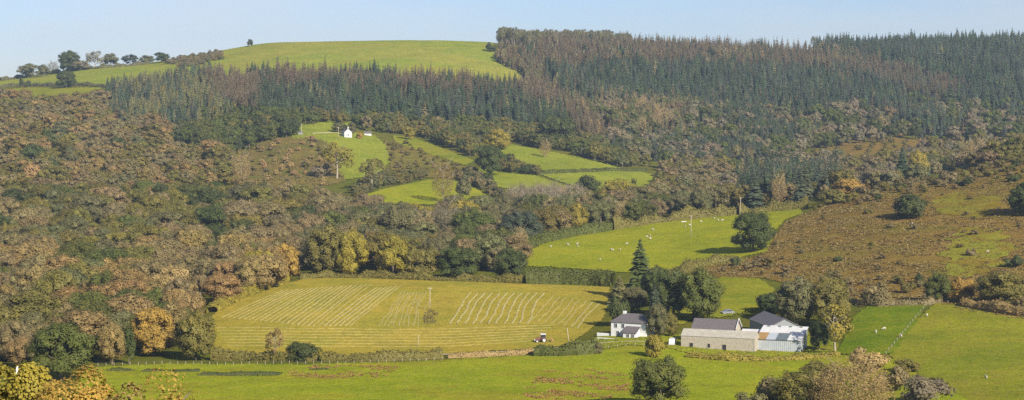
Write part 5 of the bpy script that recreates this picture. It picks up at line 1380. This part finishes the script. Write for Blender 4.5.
scatter('uncut_patch', [(434,304),(444,297),(456,298),(456,303),(444,307)], (500, 760), 90, 0.35, 0.25, (0.28, 0.17, 0.06), 'leaf', 'faint brown uncut patch right of the hay field pole', 4)
POSTM = MB().tube([(0, 0, -0.3), (0, 0, 1.15)], 0.05, 6).mesh('post', True); POSTM.materials.append(M['wood'])
def fence(pts, gap, label):
    P3 = [at(*p) for p in pts]
    d = np.concatenate([[0], np.cumsum([(P3[i+1].xy - P3[i].xy).length for i in range(len(P3)-1)])])
    n = int(d[-1] / gap); s = np.linspace(0, d[-1], n + 1)
    X = np.interp(s, d, [p.x for p in P3]); Y = np.interp(s, d, [p.y for p in P3]); Z = height(X, Y) + 0.05
    o = empty('fence', (X[0], Y[0], Z[0])); tag(o, label, 'fence')
    for x, y, z in zip(X, Y, Z):
        q = link('post', POSTM, None, o); q.location = (x - X[0], y - Y[0], z - Z[0]); q.rotation_euler = (random.uniform(-.06, .06), random.uniform(-.06, .06), 0)
        q.scale = (1, 1, random.uniform(.85, 1.1))
    for hh in (0.45, 0.8, 1.1):
        MB().tube([(x - X[0], y - Y[0], z - Z[0] + hh) for x, y, z in zip(X, Y, Z)], 0.012, 3, False).build('wire', M['wire'], o)
fence([(98,367),(160,365),(250,365.5),(340,365),(442,361.5)], 2.3, 'post and wire fence along the hedge below the hay field')
fence([(886,355),(900,338),(913,322),(926,307)], 6.0, 'post and wire fence between the paddock and the sheep pasture')
fence([(926,307),(936,304),(948,304)], 2.5, 'short fence along the top of the sheep pasture')
fence([(600,350),(630,347),(662,348)], 2.6, 'fence beside the track below the farmhouse')
g = at(684, 222.5)
o = empty('feed_trough', g, 0.1); o.scale = (0.7, 0.7, 0.6); tag(o, 'pale feed trough at the top of the middle pasture', 'trough')
m = MB().add([(-1.7,-.35,.35),(1.7,-.35,.35),(1.7,.35,.35),(-1.7,.35,.35),(-1.8,-.5,1.0),(1.8,-.5,1.0),(1.8,.5,1.0),(-1.8,.5,1.0),(-1.7,-.42,1.0),(1.7,-.42,1.0),(1.7,.42,1.0),(-1.7,.42,1.0),(-1.6,-.28,.45),(1.6,-.28,.45),(1.6,.28,.45),(-1.6,.28,.45)],
             [(3,2,1,0),(0,1,5,4),(1,2,6,5),(2,3,7,6),(3,0,4,7),(4,5,9,8),(5,6,10,9),(6,7,11,10),(7,4,8,11),(8,9,13,12),(9,10,14,13),(10,11,15,14),(11,8,12,15),(12,13,14,15)])
m.build('basin', M['white'], o)
for x in (-1.3, 1.3): MB().box(x - .08, x + .08, -.3, .3, -0.1, .35).build('leg', M['wood'], o)

# ------------------------------------------------------------------ sheep
def sheep_mesh(name, seed, graze):
    """one continuous body: an ellipsoid pulled into chest, rump, neck, head and four legs"""
    bm = bmesh.new(); vs = []; rad = []; ed = []
    def v(x, y, z, r_): vs.append((x, y, z)); rad.append(r_); return len(vs) - 1
    pel = v(0.38, 0, 0.62, 0.25); mid = v(0.0, 0, 0.60, 0.29); ch = v(-0.36, 0, 0.62, 0.24)
    ed += [(pel, mid), (mid, ch)]
    if graze: nk = v(-0.62, 0, 0.48, 0.13); hd = v(-0.78, 0, 0.24, 0.09); ms = v(-0.84, 0, 0.10, 0.055)
    else: nk = v(-0.58, 0, 0.82, 0.13); hd = v(-0.74, 0.02, 0.98, 0.10); ms = v(-0.93, 0.03, 0.92, 0.055)
    ed += [(ch, nk), (nk, hd), (hd, ms)]
    for s_ in (-1, 1):
        k1 = v(-0.36, s_ * 0.14, 0.36, 0.07); f1 = v(-0.36, s_ * 0.14, 0.02, 0.04); ed += [(ch, k1), (k1, f1)]
        k2 = v(0.42, s_ * 0.14, 0.38, 0.08); h2 = v(0.48, s_ * 0.14, 0.22, 0.05); f2 = v(0.44, s_ * 0.14, 0.02, 0.04); ed += [(pel, k2), (k2, h2), (h2, f2)]
        er = v(hd and vs[hd][0] + 0.02, s_ * 0.14, vs[hd][2] + 0.06, 0.025); ed.append((hd, er))
    tl = v(0.66, 0, 0.52, 0.05); ed.append((pel, tl))
    me = bpy.data.meshes.new(name); me.from_pydata(vs, ed, [])
    ob = bpy.data.objects.new('tmp', me); COL.objects.link(ob)
    sk = ob.modifiers.new('skin', 'SKIN'); 
    for i, q in enumerate(me.skin_vertices[0].data): q.radius = (rad[i], rad[i]); q.use_root = (i == 1)
    sb = ob.modifiers.new('sub', 'SUBSURF'); sb.levels = 1; sb.render_levels = 1
    dg = bpy.context.evaluated_depsgraph_get(); r_ = bpy.data.meshes.new_from_object(ob.evaluated_get(dg))
    bpy.data.objects.remove(ob); bpy.data.meshes.remove(me)
    r_.name = name; r_.polygons.foreach_set('use_smooth', [True] * len(r_.polygons))
    r_.materials.clear(); r_.materials.append(M['wool'])
    return r_
SHM = [sheep_mesh('sheep', 1, True), sheep_mesh('sheep', 2, False)]
def sheep(px, row, label, group, i):
    g = at(px, row)
    o = link('sheep', SHM[1 if i % 3 == 0 else 0]); o.location = (g.x, g.y, g.z + 0.1 + g.y * 0.00018)
    o.rotation_euler = (0, 0, random.uniform(0, 6.28)); o.scale = (1.0,) * 3
    tag(o, label, 'sheep', group)
MS = [(653,231,'white sheep grazing alone just above a trio in the middle pasture'),(647,238,'left sheep of the trio in the middle pasture'),(650,237,'upper sheep of the trio in the middle pasture'),
      (650.5,240,'lower sheep of the trio in the middle pasture'),(627,245,'white sheep alone above the tall spruce in the middle pasture'),(611,251,'leftmost sheep of three along the bracken corner'),
      (613,251.5,'middle sheep of three along the bracken corner'),(620,251,'rightmost sheep of three along the bracken corner'),(685,227.5,'sheep below the feed trough, left of the pasture pole'),
      (690,226.5,'sheep right beside the pasture pole'),(701,222.8,'sheep right of the pasture pole near the top hedge'),(714,219.5,'sheep close under the top hedge left of the lone dark tree'),
      (718,221.5,'left sheep of a pair above the lone dark tree'),(722.5,221.5,'right sheep of a pair above the lone dark tree'),(763,217,'sheep in the strip of pasture right above the lone dark tree')]
for i, q in enumerate(MS): sheep(*q, 'sheep in the middle pasture', i)
for i, q in enumerate([(568,246),(577.5,245),(578,247.5),(551,248)]): sheep(*q, 'white sheep at the left end of the middle pasture', 'sheep at the left of the middle pasture', i)
sheep(600, 261, 'white sheep beside the bracken corner above the clipped hedge', None, 1)
sheep(901, 338, 'white sheep beside the paddock fence', None, 0)
sheep(986, 379, 'white sheep alone low in the sheep pasture', None, 1)
sheep(927, 317, 'white sheep near the top of the sheep pasture', None, 1)
sheep(912, 225, 'white sheep in the bracken below the domed bush', None, 1)
for i, q in enumerate([(990,212),(998,210)]): sheep(*q, 'white sheep in the grass clearing on the crest', 'sheep in the clearing', i)
sheep(988, 253, 'white sheep on the grassy bank in the bracken', None, 1)
for i, q in enumerate([(876,334),(884,330.5)]): sheep(*q, 'white sheep in the vivid green paddock', 'sheep in the paddock', i)

# ------------------------------------------------------------------ near trees at the lower left, close below the camera
def near_tree(px, top_row, y, wm, hm, tk, label, seed, leafm, n, lobes=14, rx=0.36):
    a = (px - 512) / F
    x = a * y; z0 = float(height(x, y))
    zt = CZ - (top_row - HOR) / F * y
    hm = zt - z0
    V, T_, Q, R = crown_lobes(seed, lobes, n, leafm / hm, rx=wm / hm * 0.5, zc=0.66, rz=0.32, lr=(0.06, 0.11), core=False)
    me = mesh_np('crown', V, [Q], False, {'rnd': R}); me.materials.append(M['leaf'])
    o = empty('near_tree', (x, y, z0)); o.scale = (hm,) * 3
    tag(o, label, 'tree')
    c_ = link('crown', me, None, o); c_['tint'] = list(TINT[tk])
    link('trunk', trunk_mesh('trunk', seed, 0.012, 0.8, 9, 0.12, 0.45, 'bark', 3), None, o)
    return o, Vector((x, y, zt))
near_tree(14, 360, 74, 3.4, 8, 'yellowgreen', 'yellow green leafy treetop in the bottom left corner', 701, 0.075, 9000)
near_tree(80, 366, 68, 3.2, 7, 'golden', 'orange brown leafy treetop beside the yellow green one', 702, 0.07, 6500)
near_tree(163, 366, 66, 1.0, 7, 'golden', 'single brown leafy shoot at the bottom edge', 703, 0.06, 1500, 9)
near_tree(120, 384, 64, 1.8, 6, 'russet', 'low brown leafy treetop between the orange treetop and the shoot', 704, 0.065, 3000, 10)

def bird():
    vs = [(0,0,0.05),(0,0,0.13),(0.015,0,0.22),(0.03,0,0.28),(0.075,0,0.275),(-0.05,0,-0.06)]; rd = [0.045,0.06,0.045,0.034,0.008,0.014]
    me = bpy.data.meshes.new('bird'); me.from_pydata(vs, [(0,1),(1,2),(2,3),(3,4),(0,5)], [])
    ob = bpy.data.objects.new('tmp', me); COL.objects.link(ob); ob.modifiers.new('skin', 'SKIN')
    for i, q in enumerate(me.skin_vertices[0].data): q.radius = (rd[i], rd[i]); q.use_root = (i == 1)
    ob.modifiers.new('sub', 'SUBSURF').levels = 1
    r_ = bpy.data.meshes.new_from_object(ob.evaluated_get(bpy.context.evaluated_depsgraph_get()))
    bpy.data.objects.remove(ob); r_.name = 'bird'; r_.materials.clear(); r_.materials.append(M['white'])
    o = link('bird', r_); tag(o, 'small white bird perched in the yellow green treetop at lower left', 'bird')
    y = 72.6; o.location = ((14 - 512) / F * y, y, CZ - (374 - HOR) / F * y)
    o.rotation_euler = (0, 0, 0.6); o.scale = (0.85,) * 3
bird()

# ------------------------------------------------------------------ haze
hz = MB().box(-2250, 2250, -420, 4300, -140, 225)
hm_ = bpy.data.materials.new('haze'); hm_.use_nodes = True
n = hm_.node_tree; n.nodes.remove(n.nodes['Principled BSDF'])
pv = n.nodes.new('ShaderNodeVolumePrincipled')
pv.inputs['Color'].default_value = (0.62, 0.80, 1.0, 1)
pv.inputs['Density'].default_value = 0.000075
pv.inputs['Anisotropy'].default_value = 0.2
n.links.new(pv.outputs['Volume'], n.nodes['Material Output'].inputs['Volume'])
o = hz.build('haze', hm_); tag(o, 'thin pale haze filling the valley', None, None, 'stuff')
